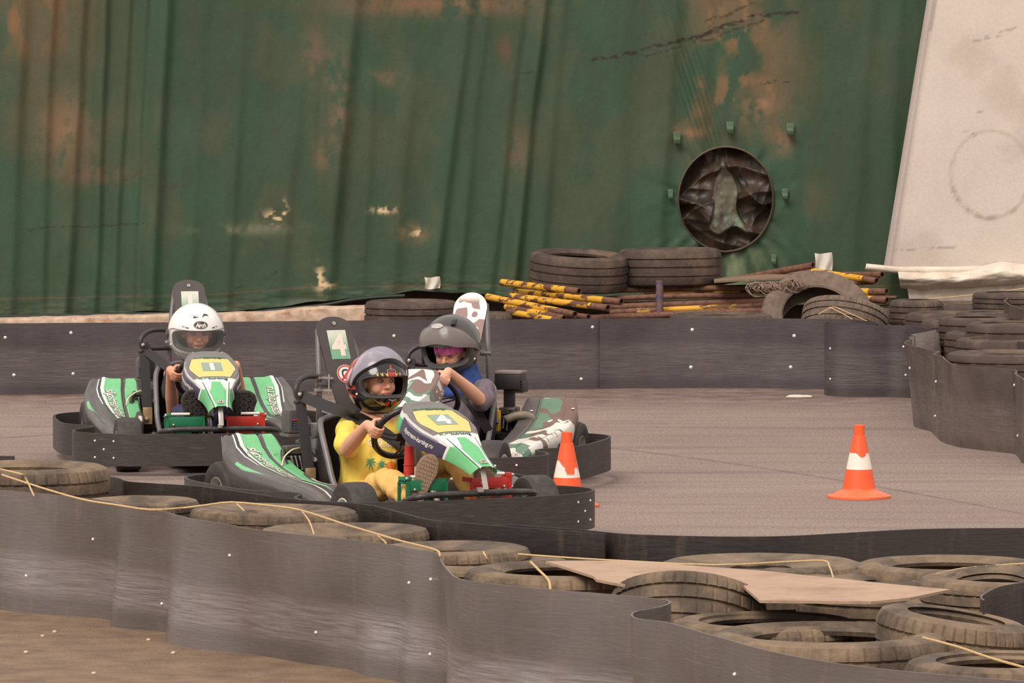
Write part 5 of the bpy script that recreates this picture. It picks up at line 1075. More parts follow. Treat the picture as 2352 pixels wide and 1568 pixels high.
        mb = MB(); mb.tube(cmr([(ex + .08, ey - .01, .335), (ex + .11, ey - .06, .33), (ex + .12, ey - .10, .30), (ex + .13, ey - .115, .265)], 5), .0035, 6); mb.build('fuel_hose', I_cream, en, smooth=60)
        mb = MB(); mb.box((ex + .05, ey + .09, .41), (.08, .07, .055), bev=.012); mb.box((ex + .05, ey + .09, .35), (.07, .06, .05), bev=.01); mb.build('fuel_tank', mat('tank_plastic', C(150, 146, 144), .4), en)
        mb = MB(); mb.cyl((ex + .09, ey + .01, .22), (ex + .13, ey + .0, .17), .016); mb.build('spark_cap', I_red, en)
    else:
        mb = MB(); mb.box((ex, ey + .005, .462), (.12, .13, .075), bev=.01); mb.box((ex, ey, .39), (.05, .05, .12), bev=.01); mb.box((ex + .0, ey + .055, .44), (.10, .05, .06), bev=.004); cap = mb.build('air_filter_cover', M_black, en)
        mb = MB(); mb.box((ex, ey + .005, .506), (.124, .135, .014), bev=.005); mb.build('filter_lid', mat('dusty_plastic', C(128, 116, 108), .6), cap)
        mb = MB()
        for k in range(5): mb.box((ex + .055, ey + .062, .428 + .014 * k), (.004, .030, .005))
        mb.build('vent_slot', I_black, cap, smooth=0)
        mb = MB(); mb.box((ex + .20, ey - .01, .285), (.045, .038, .10), bev=.006); mb.cyl((ex + .2, ey - .01, .33), (ex + .2, ey - .01, .345), .012); can = mb.build('fuel_bottle', mat('yellow_can', C(206, 160, 40), .45, n_amt=.15, dirt=C(60, 44, 26), d_scale=40, d_lo=.55, d_hi=.6), en)
        mb = MB(); mb.tube(cmr([(ex + .16, ey + .03, .29), (ex + .15, ey + .09, .31), (ex + .12, ey + .14, .30), (ex + .1, ey + .16, .25)], 4), .02, 12); mb.build('exhaust', mat('dusty_metal', C(132, 120, 104), .6, metal=.3, n_amt=.3), en, smooth=60)
        mb = MB(); mb.box((ex + .17, ey + .05, .225), (.03, .17, .006), Matrix.Rotation(.1, 3, 'X')); mb.build('support_bar', M_frame, en)
    return root
K1 = build_kart('1', -1.569, 26.07, .167, 'green', 'green and grey go-kart number 1, at the left, farthest from the camera')
K4 = build_kart('4', -.573, 22.15, .466, 'green', 'green and grey go-kart number 4 in the middle, nearest the camera')
K5 = build_kart('5', -.311, 24.55, -.27, 'camo', 'camouflage painted go-kart number 5 behind kart number 4, turned to the left')
# ================================================================== DRIVERS
def remesh(mb, name, m, parent, voxel, smooth=3, disp=None, colfn=None, cut=None):
    me = bpy.data.meshes.new('tmp'); me.from_pydata(mb.v, [], mb.f); o = bpy.data.objects.new('tmp', me); COL.objects.link(o)
    r = o.modifiers.new('r', 'REMESH'); r.mode = 'VOXEL'; r.voxel_size = voxel; r.adaptivity = 0
    q = o.modifiers.new('s', 'SMOOTH'); q.factor = .5; q.iterations = smooth
    bpy.context.view_layer.update(); dg = bpy.context.evaluated_depsgraph_get(); out = bpy.data.meshes.new_from_object(o.evaluated_get(dg)); bpy.data.objects.remove(o)
    n = len(out.vertices); co = np.zeros(n * 3); out.vertices.foreach_get('co', co); co = co.reshape(-1, 3)
    if disp is not None:
        no = np.zeros(n * 3); out.vertex_normals.foreach_get('vector', no); no = no.reshape(-1, 3); co = co + no * disp(co, no)[:, None]; out.vertices.foreach_set('co', co.ravel())
    if colfn is not None:
        for a in list(out.color_attributes): out.color_attributes.remove(a)
        A = out.color_attributes.new('Col', 'FLOAT_COLOR', 'POINT'); arr = np.ones((n, 4)); arr[:, :3] = colfn(co); A.data.foreach_set('color', arr.ravel())
    out.materials.clear(); out.materials.append(m); out.name = name; out.update(); fin(out, 180)
    ob = bpy.data.objects.new(name, out); COL.objects.link(ob); ob.parent = parent; return ob
def loft(mb, secs, n=28):
    """secs: (centre, half width y, half depth x, tilt) -> closed"""
    V = []; 
    for c, w, d, R in secs:
        for k in range(n):
            a = 2 * pi * k / n; ca, sa = math.cos(a), math.sin(a); e = .85; p = V3((d * abs(ca) ** e * (1 if ca > 0 else -1), w * abs(sa) ** e * (1 if sa > 0 else -1), 0)); V.append(V3(c) + R @ p)
    F = []
    for i in range(len(secs) - 1):
        for k in range(n): F.append((i * n + k, i * n + (k + 1) % n, (i + 1) * n + (k + 1) % n, (i + 1) * n + k))
    F.append(tuple(range(n))[::-1]); F.append(tuple((len(secs) - 1) * n + k for k in range(n))); mb.add(V, F)
def hand(mb, G, Out, Nf, T, thumb=1, s=1.0):
    q = lambda o, n, t: G + (Out * o + Nf * n + T * t) * s
    mb.ell(q(.026, -.008, 0), (.030 * s, .030 * s, .014 * s), Matrix((((T)), ((Out * .6 + Nf * .8).normalized()), ((Out * .8 - Nf * .6).normalized()))).transposed())
    for k, (tt, L) in enumerate(((-.0235, .86), (-.008, 1.0), (.0075, 1.04), (.0225, .96))):
        tt = tt * thumb
        P = [q(.030, .002, tt * .85), q(.031, .018, tt), q(.012, .031 * L, tt), q(-.010, .030 * L, tt), q(-.022, .012, tt * 1.0), q(-.017, -.002, tt)]
        mb.chain(P, [.0085 * s, .0088 * s, .0080 * s, .0074 * s, .0068 * s, .006 * s], 10)
    mb.chain([q(.024, -.022, .018 * thumb), q(.012, -.030, .034 * thumb), q(-.006, -.024, .044 * thumb), q(-.018, -.012, .048 * thumb)], [.011 * s, .0092 * s, .0082 * s, .007 * s], 10)
    return q(.036, -.034, -.004 * thumb)
def helmet_base(phi, th, k=1.0):
    cp, sp, ct, st = math.cos(phi), math.sin(phi), math.cos(th), math.sin(th)
    b = math.exp(-((th + .60) / .36) ** 2) * max(0, cp) ** 1.2; x = .146 * ct * cp * (1 + .16 * b); y = .134 * ct * sp * (1 - .03 * b); z = .137 * st if st > 0 else .152 * st
    if cp < 0: x *= 1.06 - .10 * max(0, -st)
    if z < -.138: z = -.138 + (z + .138) * .15
    return V3((x * k, y * k, z * k))
OPZ, OPH, OPP = -.022, .050, math.radians(67)
def in_open(phi, z): return (abs(phi) / OPP) ** 4 + (abs(z - OPZ) / OPH) ** 4 < 1
def open_curve(n=72):
    out = []
    for i in range(n):
        a = 2 * pi * i / n; c, s_ = math.cos(a), math.sin(a); phi = OPP * abs(c) ** .5 * (1 if c >= 0 else -1); z = OPZ + OPH * abs(s_) ** .5 * (1 if s_ >= 0 else -1); out.append((phi, math.asin(max(-1, min(1, z / (.137 if z > 0 else .152))))))
    return out
def helmet(person, H, Rh, sc, style):
    M = lambda p: H + Rh @ (V3(p) * sc)
    nu, nv = 260, 170; ph = np.linspace(-pi, pi, nu); thv = np.linspace(math.radians(-70), math.radians(89.5), nv); P = np.zeros((nu, nv, 3)); col = np.zeros((nu, nv, 3)); keep = np.zeros((nu, nv), bool)
    Ph, Th = np.meshgrid(ph, thv, indexing='ij'); D = np.degrees
    for i in range(nu):
        for j in range(nv): p = helmet_base(ph[i], thv[j]); P[i, j] = M(p); keep[i, j] = not in_open(ph[i], .137 * math.sin(thv[j]) if thv[j] > 0 else .152 * math.sin(thv[j]))
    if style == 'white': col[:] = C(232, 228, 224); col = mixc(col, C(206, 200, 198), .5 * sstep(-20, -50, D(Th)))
    elif style == 'dark': col[:] = C(66, 62, 60)
    else:
        col[:] = C(30, 27, 30); dp, dt = D(Ph), D(Th)
        f = sstep(.05, .0, np.abs(np.abs(dp) - 105 - 14 * np.sin(dt / 14.)) / 100. - .16) * (dt > -12); col = mixc(col, C(206, 60, 58), f); f = sstep(.05, .0, np.abs(np.abs(dp) - 92 - 12 * np.sin(dt / 11. + 1)) / 100. - .05) * (dt > -10); col = mixc(col, C(230, 168, 166), f)
        f = ((np.abs(dp) > 118 + 8 * np.sin(dt / 5.)) * (dt < 2) * (dt > -40) + (np.abs(dp) > 96) * (np.abs(dp) < 132) * (np.abs(dt + 32 + (np.abs(dp) - 110) * .2) < 9)) > 0; col = mixc(col, C(222, 214, 206), f * 1.0)
        f = (np.abs(dt + 22 + (np.abs(dp) - 96) * -.25) < 2.2) * (np.abs(dp) > 80); col = mixc(col, C(200, 52, 48), f * 1.0)
        f = (dt > 48) * (np.sin(dp / 9. + dt / 8.) > .45); col = mixc(col, C(200, 190, 180), f * .8)
    idx = np.arange(nu * nv).reshape(nu, nv); F = np.stack([idx[:-1, :-1], idx[1:, :-1], idx[1:, 1:], idx[:-1, 1:]], -1).reshape(-1, 4); kf = keep.reshape(-1); F = F[kf[F].any(1)]
    me = bpy.data.meshes.new('helmet'); me.from_pydata(P.reshape(-1, 3).tolist(), [], F.tolist()); A = me.color_attributes.new('Col', 'FLOAT_COLOR', 'POINT'); arr = np.ones((nu * nv, 4)); arr[:, :3] = col.reshape(-1, 3); A.data.foreach_set('color', arr.ravel()); me.materials.append(M_helm); fin(me, 180)
    o = bpy.data.objects.new('helmet', me); COL.objects.link(o); o.parent = person; o['label'] = {'white': 'white full-face helmet', 'dark': 'dark grey full-face helmet', 'flame': 'black, red and white patterned full-face helmet'}[style]
    # lining
    Fm = F[np.array([True] * len(F))]; P2 = np.array([[M(helmet_base(a, t) * .905) for t in thv[::5]] for a in ph[::5]]); mu, mv = P2.shape[:2]
    K2 = np.array([[not in_open(a * 1.0, (.137 if t > 0 else .152) * math.sin(t) ) for t in thv[::5]] for a in ph[::5]]).reshape(-1); id2 = np.arange(mu * mv).reshape(mu, mv); F2 = np.stack([id2[:-1, :-1], id2[1:, :-1], id2[1:, 1:], id2[:-1, 1:]], -1).reshape(-1, 4); F2 = F2[K2[F2].any(1)]
    me = bpy.data.meshes.new('lining'); me.from_pydata(P2.reshape(-1, 3).tolist(), [], F2.tolist()); me.materials.append(M_lining); fin(me, 180); lo = bpy.data.objects.new('lining', me); COL.objects.link(lo); lo.parent = o
    oc = open_curve(); mb = MB(); n = len(oc); rings = []
    for k, (kk, dd) in enumerate(((1.022, 1.0), (1.026, .955), (1.0, .93), (.93, .90), (.86, .885))):
        for phi, t in oc: 
            zz = OPZ + ((.137 if t > 0 else .152) * math.sin(t) - OPZ) * dd; p = helmet_base(phi * dd, math.asin(max(-1, min(1, zz / (.137 if zz > 0 else .152))))) * kk; mb.v.append(tuple(M(p)))
    for k in range(4):
        for i in range(n): j = (i + 1) % n; mb.f.append((k * n + i, k * n + j, (k + 1) * n + j, (k + 1) * n + i)); mb.m.append(0)
    mb.build('visor_gasket', mat('gasket', C(60, 56, 54), .6), o, smooth=60)
    mb = MB(); mb.tube([M(helmet_base(a, math.radians(-70)) * 1.0) for a in np.linspace(-pi, pi, 60)[:-1]], .006, 8, closed=True); mb.build('neck_roll', M_black, o, smooth=80)
    # visor
    vz = {'white': (-33, 12, 0, M_glass), 'dark': (-29, 6, 42, M_smoke), 'flame': (-31, 8, 69, M_silv)}[style]
    nph, nth = 90, 34; VP = np.zeros((nph, nth, 3)); Ry = Matrix.Rotation(-math.radians(vz[2]), 3, 'Y')
    for i in range(nph):
        rg = 98 if not vz[2] else 92; phi = math.radians(-rg + 2 * rg * i / (nph - 1)); tp = 1 - (.62 * sstep(60, 98, abs(math.degrees(phi))) if not vz[2] else .80 * sstep(30, 90, abs(math.degrees(phi))))
        for j in range(nth):
            mid = -6; th = math.radians(mid + (vz[0] - mid) * tp + ((vz[1] - vz[0]) * tp) * j / (nth - 1)); r_ = 1.045 if not vz[2] else 1.055
            cp, sp, ct, st = math.cos(phi), math.sin(phi), math.cos(th), math.sin(th); x, y, z = .149 * ct * cp, .137 * ct * sp, .137 * st
            if vz[2] == 0: b = helmet_base(phi, th); x, y, z = b
            x += .006 * max(0, cp) * (vz[2] > 0); VP[i, j] = M(Ry @ V3((x * r_, y * r_, z * r_)))
    vo = grid_obj('visor', VP, None, vz[3], o, smooth=180); vo['label'] = {'white': 'clear closed visor', 'dark': 'smoky visor pushed half up', 'flame': 'silvery grey visor pushed up'}[style]
    mb = MB(); mb.tube([VP[i, 0] for i in range(nph)], .0022, 6); mb.tube([VP[i, -1] for i in range(nph)], .0018, 6); mb.build('visor_edge', mat('visor_edge', C(96, 92, 90), .3), vo, smooth=80)
    for s_ in (-1, 1):
        mb = MB(); c = V3((.0, s_ * .137, -.006)); mb.lathe([(.0, .008), (.012, .008), (.017, .004), (.019, -.004), (.0, -.004)], 24, M(c), Rh @ Matrix.Rotation(-s_ * pi / 2, 3, 'X'), closed=False); mb.build('visor_pivot', M_frame if style != 'white' else M_grey, o, smooth=40)
        mb = MB(); mb.ell(M(V3((.045, s_ * .128, -.052)) * 1.0), (.005, .005, .005)); mb.build('rivet', M_zinc, o)
    fn = lambda x, y: (lambda p, n: (M(p), Rh @ n))(helmet_base(x / .14, y / .137), helmet_base(x / .14, y / .137).normalized())
    def deco(nm, items, off=.0015):
        mb = MB(); ms = []
        for k, (pl, m_, of) in enumerate(items):
            if m_ not in ms: ms.append(m_)
            put(mb, pl, fn, off + of, ms.index(m_))
        return mb.build(nm, ms, o, smooth=0)
    # note: +y of the helmet is the viewer's right
    if style == 'white':
        deco('logo_badge', [(xf(ell_polys(.040, .019), 1, 0, .058), I_black, 0), (xf(ell_polys(.038, .017, .93), 1, 0, .058), I_grey, .0006), (xf(text_polys('Airoh', shear=.25, bold=.03, space=.86), .022, 0, .057, sx=.86), I_white, .0014), (xf(rect_polys(.014, .003, 2), 1, -.004, .0705), I_red, .0012)])
        vt = poly_polys([(-.060, .108), (-.014, .108), (-.012, .090), (-.050, .088)]); v2 = poly_polys([(.012, .094), (.030, .116), (.056, .112), (.060, .096), (.052, .104), (.034, .106)])
        deco('vent', [(xf(rect_polys(.022, .009, 3), 1, -.034, .097), I_black, 0), (xf(rect_polys(.044, .0015, 4), 1, -.038, .108), I_grey, 0), (xf(rect_polys(.0015, .018, 4), 1, -.060, .098), I_grey, 0), (xf(rect_polys(.004, .010, 3), 1, -.014, .098), I_black, 0), (v2, I_black, 0)])
        for s_ in (-1, 1): deco('brow_vent', [(xf(rect_polys(.036, .005, 4), 1, s_ * .082, .043, rot=s_ * .12), I_black, 0), (xf(rect_polys(.018, .003, 3), 1, s_ * .086, .0425, rot=s_ * .12), I_white, .0008)])
        mb = MB(); mb.ell(M(V3((.02, -.14, -.01))), (.010, .006, .022)); mb.build('visor_lever', M_frame, o)
        deco('chin_vent', [(xf(poly_polys([(-.02, -.075), (-.006, -.088), (-.004, -.080), (-.012, -.072)]), 1), I_black, 0), (xf(poly_polys([(.02, -.075), (.006, -.088), (.004, -.080), (.012, -.072)][::-1]), 1), I_black, 0)])
    elif style == 'flame':
        deco('brow_pattern', [(xf(rect_polys(.030, .022, 4), 1, .0, .034), I_red, 0), (xf(ell_polys(.026, .010), 1, 0, .050), I_grey, .0005), (xf(ell_polys(.022, .0075), 1, 0, .050), I_black, .001), (xf(rect_polys(.026, .005, 3), 1, 0, .050), I_red, .0015), (xf(rect_polys(.010, .016, 3), 1, 0, .068), I_red, 0)] +
             [(poly_polys([(x0, .024), (x0 + d, .044), (x0 + d * .2, .036), (x0 - d * .4, .046), (x0 - d * .55, .024)] if d > 0 else [(x0, .024), (x0 + d, .044), (x0 + d * .2, .036), (x0 - d * .4, .046), (x0 - d * .55, .024)][::-1]), I_gold, 0) for x0, d in ((-.026, -.014), (.026, .014), (-.05, -.012), (.05, .012), (-.072, -.01))])
        items = []
        for s_ in (-1, 1):
            z1 = [(.100, -.072), (.060, -.088), (.066, -.080), (.036, -.098), (.044, -.088), (.030, -.103), (.052, -.098), (.048, -.104), (.074, -.090), (.070, -.094)]
            z1 = [(s_ * x, y) for x, y in z1]; items.append((poly_polys(z1 if s_ < 0 else z1[::-1]), I_gold, 0))
            z3 = [(s_ * x, y) for x, y in [(.118, -.060), (.062, -.086), (.108, -.062)]]; items.append((poly_polys(z3), I_gold, 0))
            z2 = [(s_ * x, y) for x, y in [(.014, -.092), (.022, -.080), (.026, -.092), (.040, -.086), (.032, -.098), (.044, -.104), (.026, -.102), (.030, -.112), (.016, -.104)]]; items.append((poly_polys(z2), dmat('flame_red', C(225, 58, 34)), .0004))
        items.append((poly_polys([(-.030, -.072), (.030, -.072), (.008, -.079), (.0, -.096), (-.008, -.079)]), I_grey, .0008))
        items.append((xf(rect_polys(.006, .004, 2), 1, 0, -.083), I_grey, .0008))
        deco('chin_pattern', items)
    else:
        vfn = lambda x, y: (lambda q: (M(q), Rh @ q.normalized()))(Ry @ (V3((.149 * math.cos(y / .137) * math.cos(x / .14) + .006, .137 * math.cos(y / .137) * math.sin(x / .14), .137 * math.sin(y / .137))) * 1.078))
        mb = MB(); put(mb, xf(ell_polys(.028, .012), 1, -.012, .010), vfn, .001, 0); put(mb, xf(ell_polys(.024, .009, .85), 1, -.012, .010), vfn, .0016, 1); put(mb, xf(rect_polys(.028, .004, 3), 1, -.012, .010), vfn, .0016, 1); mb.build('visor_emblem', [dmat('silver', C(196, 190, 182)), I_grey], vo, smooth=0)
        mb = MB(); mb.box(M((.075, .055, .125)), (.035, .028, .012), Rh @ Matrix.Rotation(.5, 3, 'Y') @ Matrix.Rotation(.3, 3, 'X'), bev=.005); mb.build('top_vent', M_black, o, smooth=40)
        mb = MB(); mb.ell(M((.03, -.128, -.04)), (.035, .012, .05)); mb.build('cheek_shell', M_grey, o)
    return o
def shoe(parent, heel, toe, outn, w, soleC, upC, tread, name='shoe'):
    heel, toe, N = V3(heel), V3(toe), V3(outn).normalized(); L = (toe - heel); ln = L.length; L.normalize(); N = (N - L * N.dot(L)).normalized(); W = L.cross(N)
    q = lambda a, b, c: heel + L * (a * ln) + W * b + N * c
    mb = MB(); out = []
    hw = lambda t: w * .5 * float(np.interp(t, [0, .04, .12, .3, .5, .7, .88, .96, 1], [.25, .52, .70, .74, .80, 1.0, .86, .55, .2]))
    ts = np.linspace(0, 1, 22); ring = [(t, hw(t)) for t in ts] + [(t, -hw(t)) for t in ts[::-1]]; n = len(ring)
    V = [];
    for c, k in ((-.022, .97), (-.004, 1.02), (.0, .96)): V += [q(.5 + (t - .5) * k, h * k, c) for t, h in ring]
    F = [(k * n + i, (k + 1) * n + i, (k + 1) * n + (i + 1) % n, k * n + (i + 1) % n) for k in range(2) for i in range(n)] + [tuple(range(n))] + [tuple(2 * n + i for i in range(n))[::-1]]
    mb.add(V, F); s_ = mb.build(name, mat('sole_' + tread, soleC, .7, n_amt=.12, bump=.3, b_scale=200), parent, smooth=50)
    mb = MB()
    for i in range(13):
        t = .06 + .88 * i / 12; k = 5 if tread == 'chunky' else 7; h = hw(t)
        for j in range(k):
            b = (-.8 + 1.6 * (j + (.5 if i % 2 else 0) * .5) / (k - .5)) * h
            if tread == 'chunky': mb.box(q(t, b, .002), (ln * .055, h * .30, .009), Matrix((L, W, N)).transposed() @ Matrix.Rotation(.6 if (i + j) % 2 else -.6, 3, 'Z'), bev=.0)
            else: mb.box(q(t, b, .0005), (ln * .045, h * .17, .003), Matrix((L, W, N)).transposed() @ Matrix.Rotation(.5 if j % 2 else -.5, 3, 'Z'), bev=.0)
    mb.build('tread', mat('sole_' + tread + '2', tuple(c * .62 for c in soleC) if tread == 'chunky' else tuple(c * 1.15 for c in soleC), .75, n_amt=.15), s_, smooth=0)
    mb = MB(); mb.ell(q(.22, 0, -.05), (ln * .2, w * .36, .035), Matrix((L, W, N)).transposed()); mb.ell(q(.68, 0, -.035), (ln * .30, w * .46, .032), Matrix((L, W, N)).transposed()); mb.ell(q(.42, 0, -.05), (ln * .28, w * .38, .04), Matrix((L, W, N)).transposed()); mb.ell(q(.15, 0, -.08), (ln * .13, w * .34, .035), Matrix((L, W, N)).transposed())
    remesh(mb, 'upper', mat('upper_' + tread, upC, .7, n_amt=.1), s_, .005, 3); return s_
def driver(kart_xf, label, J, style):
    X, Y, yaw = kart_xf; root = empty('person', (X, Y, 0), yaw - pi / 2); tag(root, label, 'person')
    psi, pit, roll = [math.radians(a) for a in J['head_rot']]; Rh = Matrix.Rotation(psi, 3, 'Z') @ Matrix.Rotation(pit, 3, 'Y') @ Matrix.Rotation(roll, 3, 'X'); H = V3(J['head']); hs = J.get('hs', 1.0)
    fdz = J.get('fdz', 0.0); M = lambda p: H + Rh @ (V3((p[0] + .012, p[1], p[2] + fdz)) * hs)
    body = MB()
    for c, r in (((-.006, 0, .020), (.090, .071, .100)), ((.018, 0, -.040), (.060, .054, .050)), ((.042, .030, -.026), (.036, .028, .034)), ((.042, -.030, -.026), (.036, .028, .034)), ((.060, 0, -.072), (.022, .022, .016)), ((.074, 0, -.050), (.014, .024, .011)), ((.060, 0, .028), (.022, .045, .018)), ((.0, .072, -.012), (.014, .008, .024)), ((.0, -.072, -.012), (.014, .008, .024))):
        body.ell(M(c), [q * hs for q in r], Rh, 24, 16)
    body.chain([M((.074, 0, .002)), M((.086, 0, -.012)), M((.094, 0, -.024))], [.007 * hs, .0085 * hs, .0105 * hs], 10); 
    for s_ in (-1, 1): body.ell(M((.084, s_ * .010, -.028)), (.008, .006, .006))
    for c, rx in (((.084, 0, -.0475), .0045), ((.082, 0, -.0555), .005)): body.ell(M(c), (.008 * hs, .017 * hs, rx * hs), Rh)
    nk = V3(J['neck']); body.chain([M((-.025, 0, -.04)), nk + V3((0, 0, .02)), nk + V3((-.01, 0, -.05))], [.044, .042, .05], 18)
    pel = V3(J['pelvis']); body.chain([nk + V3((0, 0, -.03)), (nk + pel) * .5, pel], [.07, .09, .09], 18)
    for k in ('R', 'L'):
        sh, el = V3(J['sh' + k]), V3(J['el' + k]); G, Out, T = rim_pt(J['rim' + k]); th = 1 if k == 'R' else -1
        T = T * (1 if T.z > 0 else -1) if abs(math.cos(math.radians(J['rim' + k]))) > .5 else T
        wr = hand(body, G, Out, WNF, T, 1, J.get('hand', .9)); body.chain([sh, (sh + el) * .5, el], [.036, .034, .031], 16)
        body.chain([el, el.lerp(wr, .35), el.lerp(wr, .75), wr], [.031, .033, .026, .0215], 16); body.chain([wr, G + Out * .03 * .9 - WNF * .012], [.0215, .022], 14)
        body.chain([V3(J['hip' + k]), V3(J['kn' + k]), V3(J['an' + k])], [.06, .04, .03], 14); body.chain([nk + V3((0, 0, -.04)), sh], [.04, .036], 14)
    Rt = Rh.transposed(); skin = J['skin']
    def skc(co):
        q = (co - np.array(H)) @ np.array(Rh) / hs; x, y, z = q[:, 0] - .012, q[:, 1], q[:, 2] - fdz; c = np.ones((len(co), 3)) * np.array(skin); f = (x > .03) * (np.abs(z) < .1) * (np.abs(y) < .08)
        ay = np.abs(y); brow = np.exp(-((z - .023 - .10 * (ay - .028) * (ay > .028) * -1) / .0034) ** 2) * sstep(.010, .014, ay) * sstep(.046, .040, ay); c = mixc(c, C(70, 44, 34), .85 * brow * f)
        lid = np.exp(-(((ay - .0275) / .0175) ** 2 + ((z - .0045) / .0085) ** 2) ** 2); c = mixc(c, C(112, 70, 54), .55 * lid * f)
        lip = np.exp(-((y / .019) ** 2 + ((z + .051) / .008) ** 2) ** 2); c = mixc(c, C(178, 92, 84), .75 * lip * f); c = mixc(c, C(110, 50, 46), .8 * np.exp(-((z + .0515) / .0016) ** 2) * (ay < .017) * f)
        nos = np.exp(-(((ay - .0065) / .0035) ** 2 + ((z + .032) / .0025) ** 2)); c = mixc(c, C(96, 50, 40), .7 * nos * f); chk = np.exp(-(((ay - .035) / .02) ** 2 + ((z + .025) / .018) ** 2)); c = mixc(c, C(222, 140, 116), .3 * chk * f)
        hair = (z > .050 - .3 * (ay > .05) * (ay - .05) * 4) * (np.abs(z) < .2) * (x > -.2) * (np.hypot(x, y) < .12) * (z < .15); c = mixc(c, C(60, 42, 34), hair * 1.0); return c
    b = remesh(body, 'body', M_skin, root, .0032, 4, None, skc)
    for s_ in (-1, 1):
        mb = MB(); mb.ell((0, 0, 0), (.0128 * hs,) * 3, nu=32, nv=24); c = []; V = []
        gz = J.get('gaze', 0.0)
        for v in mb.v:
            d = V3(v).normalized(); a = math.acos(max(-1, min(1, d.dot(V3((1, gz, -.05)).normalized())))); c.append(C(20, 14, 12) if a < .22 else (C(66, 42, 30) if a < .52 else C(190, 172, 158))); V.append(M((.0700, s_ * .0275, .0035)) + Rh @ V3(v))
        mb.v = [tuple(v) for v in V]; mb.build('eye', M_eye, b, smooth=180, col=np.array(c))
        # eyelids
        mb = MB(); P = [M((.0700 + .0142 * math.cos(a) * math.cos(t), s_ * .0275 + .0142 * math.sin(a), .0035 + .0142 * math.cos(a) * math.sin(t))) for t in (.42,) for a in np.linspace(-1.05, 1.05, 13)]; mb.tube(P, .0034 * hs, 6); P = [M((.0700 + .0138 * math.cos(a) * math.cos(t), s_ * .0275 + .0138 * math.sin(a), .0035 + .0138 * math.cos(a) * math.sin(t))) for t in (-.42,) for a in np.linspace(-1.05, 1.05, 13)]; mb.tube(P, .0028 * hs, 6); mb.build('eyelid', mat('lid', C(150, 100, 80), .6), b, smooth=80)
    helmet(root, H, Rh, J.get('helm', 1.0), style)
    if J.get('scarf'):
        mb = MB(); mb.ell(M((-.004, 0, .022)), (.0965 * hs, .077 * hs, .106 * hs), Rh, 40, 24); V = mb.v; cut = [i for i, v in enumerate(V) if (Rt @ (V3(v) - H)).z < (.014 + fdz) * hs]; cs = set(cut); f2 = [f for f in mb.f if not all(i in cs for i in f)]; mb.f = f2; mb.m = [0] * len(f2)
        sc_ = mb.build('head_scarf', mat('pink_scarf', C(226, 108, 172), .8, n_amt=.3, n_scale=22, dirt=C(140, 60, 120), d_scale=30, d_lo=.5, d_hi=.62, bump=.5, b_scale=60), root, smooth=180)
    # clothes
    wob = lambda amp, sc, seed: (lambda co, no: np.array([amp * (mn.noise(V3(p) * sc + V3((seed, 0, 0))) + .5 * mn.noise(V3((p[0] * sc * 2.4, p[1] * sc * 2.4, p[2] * sc * .8 + seed)))) for p in co]))
    mb = MB(); I = Matrix.Identity(3); tz = nk - pel
    def sec(t, w, d): c = pel + tz * t; return (c, w, d, Matrix.Rotation(-.12, 3, 'Y'))
    wk = J.get('bulk', 1.0); loft(mb, [(pel + V3((.01, 0, -.03)), .11 * wk, .095 * wk, I), sec(.12, .128 * wk, .105 * wk), sec(.4, .125 * wk, .100 * wk), sec(.65, .132 * wk, .092 * wk), sec(.84, .120 * wk, .075), sec(.95, .075, .056), sec(1.0, .052, .048)])
    for k in ('R', 'L'):
        sh, el = V3(J['sh' + k]), V3(J['el' + k]); t = J.get('sleeve', .8); mb.chain([nk + (sh - nk) * .3 + V3((0, 0, -.045)), sh, sh.lerp(el, t * .5), sh.lerp(el, t)], [.045, .047, .047, .046 + J.get('flare', .004)], 18)
    shirt = remesh(mb, 'shirt', mat('cloth_' + J['sid'], J['shirt'], .85, n_amt=.06, n_scale=12, bump=.15, b_scale=400), root, .0055, 3, wob(.011, 17, 3))
    if J.get('collar'):
        mb = MB(); mb.chain([nk + V3((.0, .02, -.05)), nk + V3((.0, .015, .03))], [.095, .078], 24); mb.ell(nk + V3((.04, -.01, -.07)), (.07, .10, .045)); remesh(mb, 'neck_warmer', mat('cloth_blue', C(46, 72, 132), .85, n_amt=.15, n_scale=25), root, .005, 2, wob(.006, 26, 1))
    mb = MB(); mb.ell(pel + V3((.0, 0, -.01)), (.115, .125, .075))
    for k in ('R', 'L'):
        h, kn, an = V3(J['hip' + k]), V3(J['kn' + k]), V3(J['an' + k]); r = J.get('leg', (.07, .058, .05)); mb.chain([h, h.lerp(kn, .5), kn, kn.lerp(an, .5), an], [r[0], (r[0] + r[1]) / 2, r[1], (r[1] + r[2]) / 2, r[2]], 18)
    remesh(mb, 'trousers', mat('trousers_' + J['sid'], J['pants'], .85, n_amt=.08, n_scale=14, bump=.15, b_scale=350), root, .006, 3, wob(.014, 16, 8))
    for hl, te, nn in J['shoes']: shoe(root, hl, te, nn, J['shoe_w'], J['sole'], J['upper'], J['tread'])
    # shoulder belt of the kart across the chest
    if J.get('belt'):
        bv = BVHTree.FromPolygons([v.co[:] for v in shirt.data.vertices], [p.vertices[:] for p in shirt.data.polygons]); P = cmr([(a, b, c) for a, b, c in J['belt']], 8); V = []
        for i, (px, py, xd) in enumerate(P):
            a = P[max(i - 1, 0)]; c = P[min(i + 1, len(P) - 1)]; d = np.array([c[0] - a[0], c[1] - a[1]]); d /= np.linalg.norm(d); w = np.array([-d[1], d[0]]) * J['belt_w']; row = []
            for sg in (-1, -.33, .33, 1):
                o_, dr = px_ray(kart_xf, px + w[0] * sg, py + w[1] * sg); pl = o_ + dr * ((xd - o_.x) / dr.x); h = bv.ray_cast(o_, dr)
                if h[0] is not None and h[0].x > pl.x - .05: pl = h[0] - dr * .006
                row.append(pl)
            V.append(row)
        # relax
        A = np.array([[list(q) for q in r] for r in V])
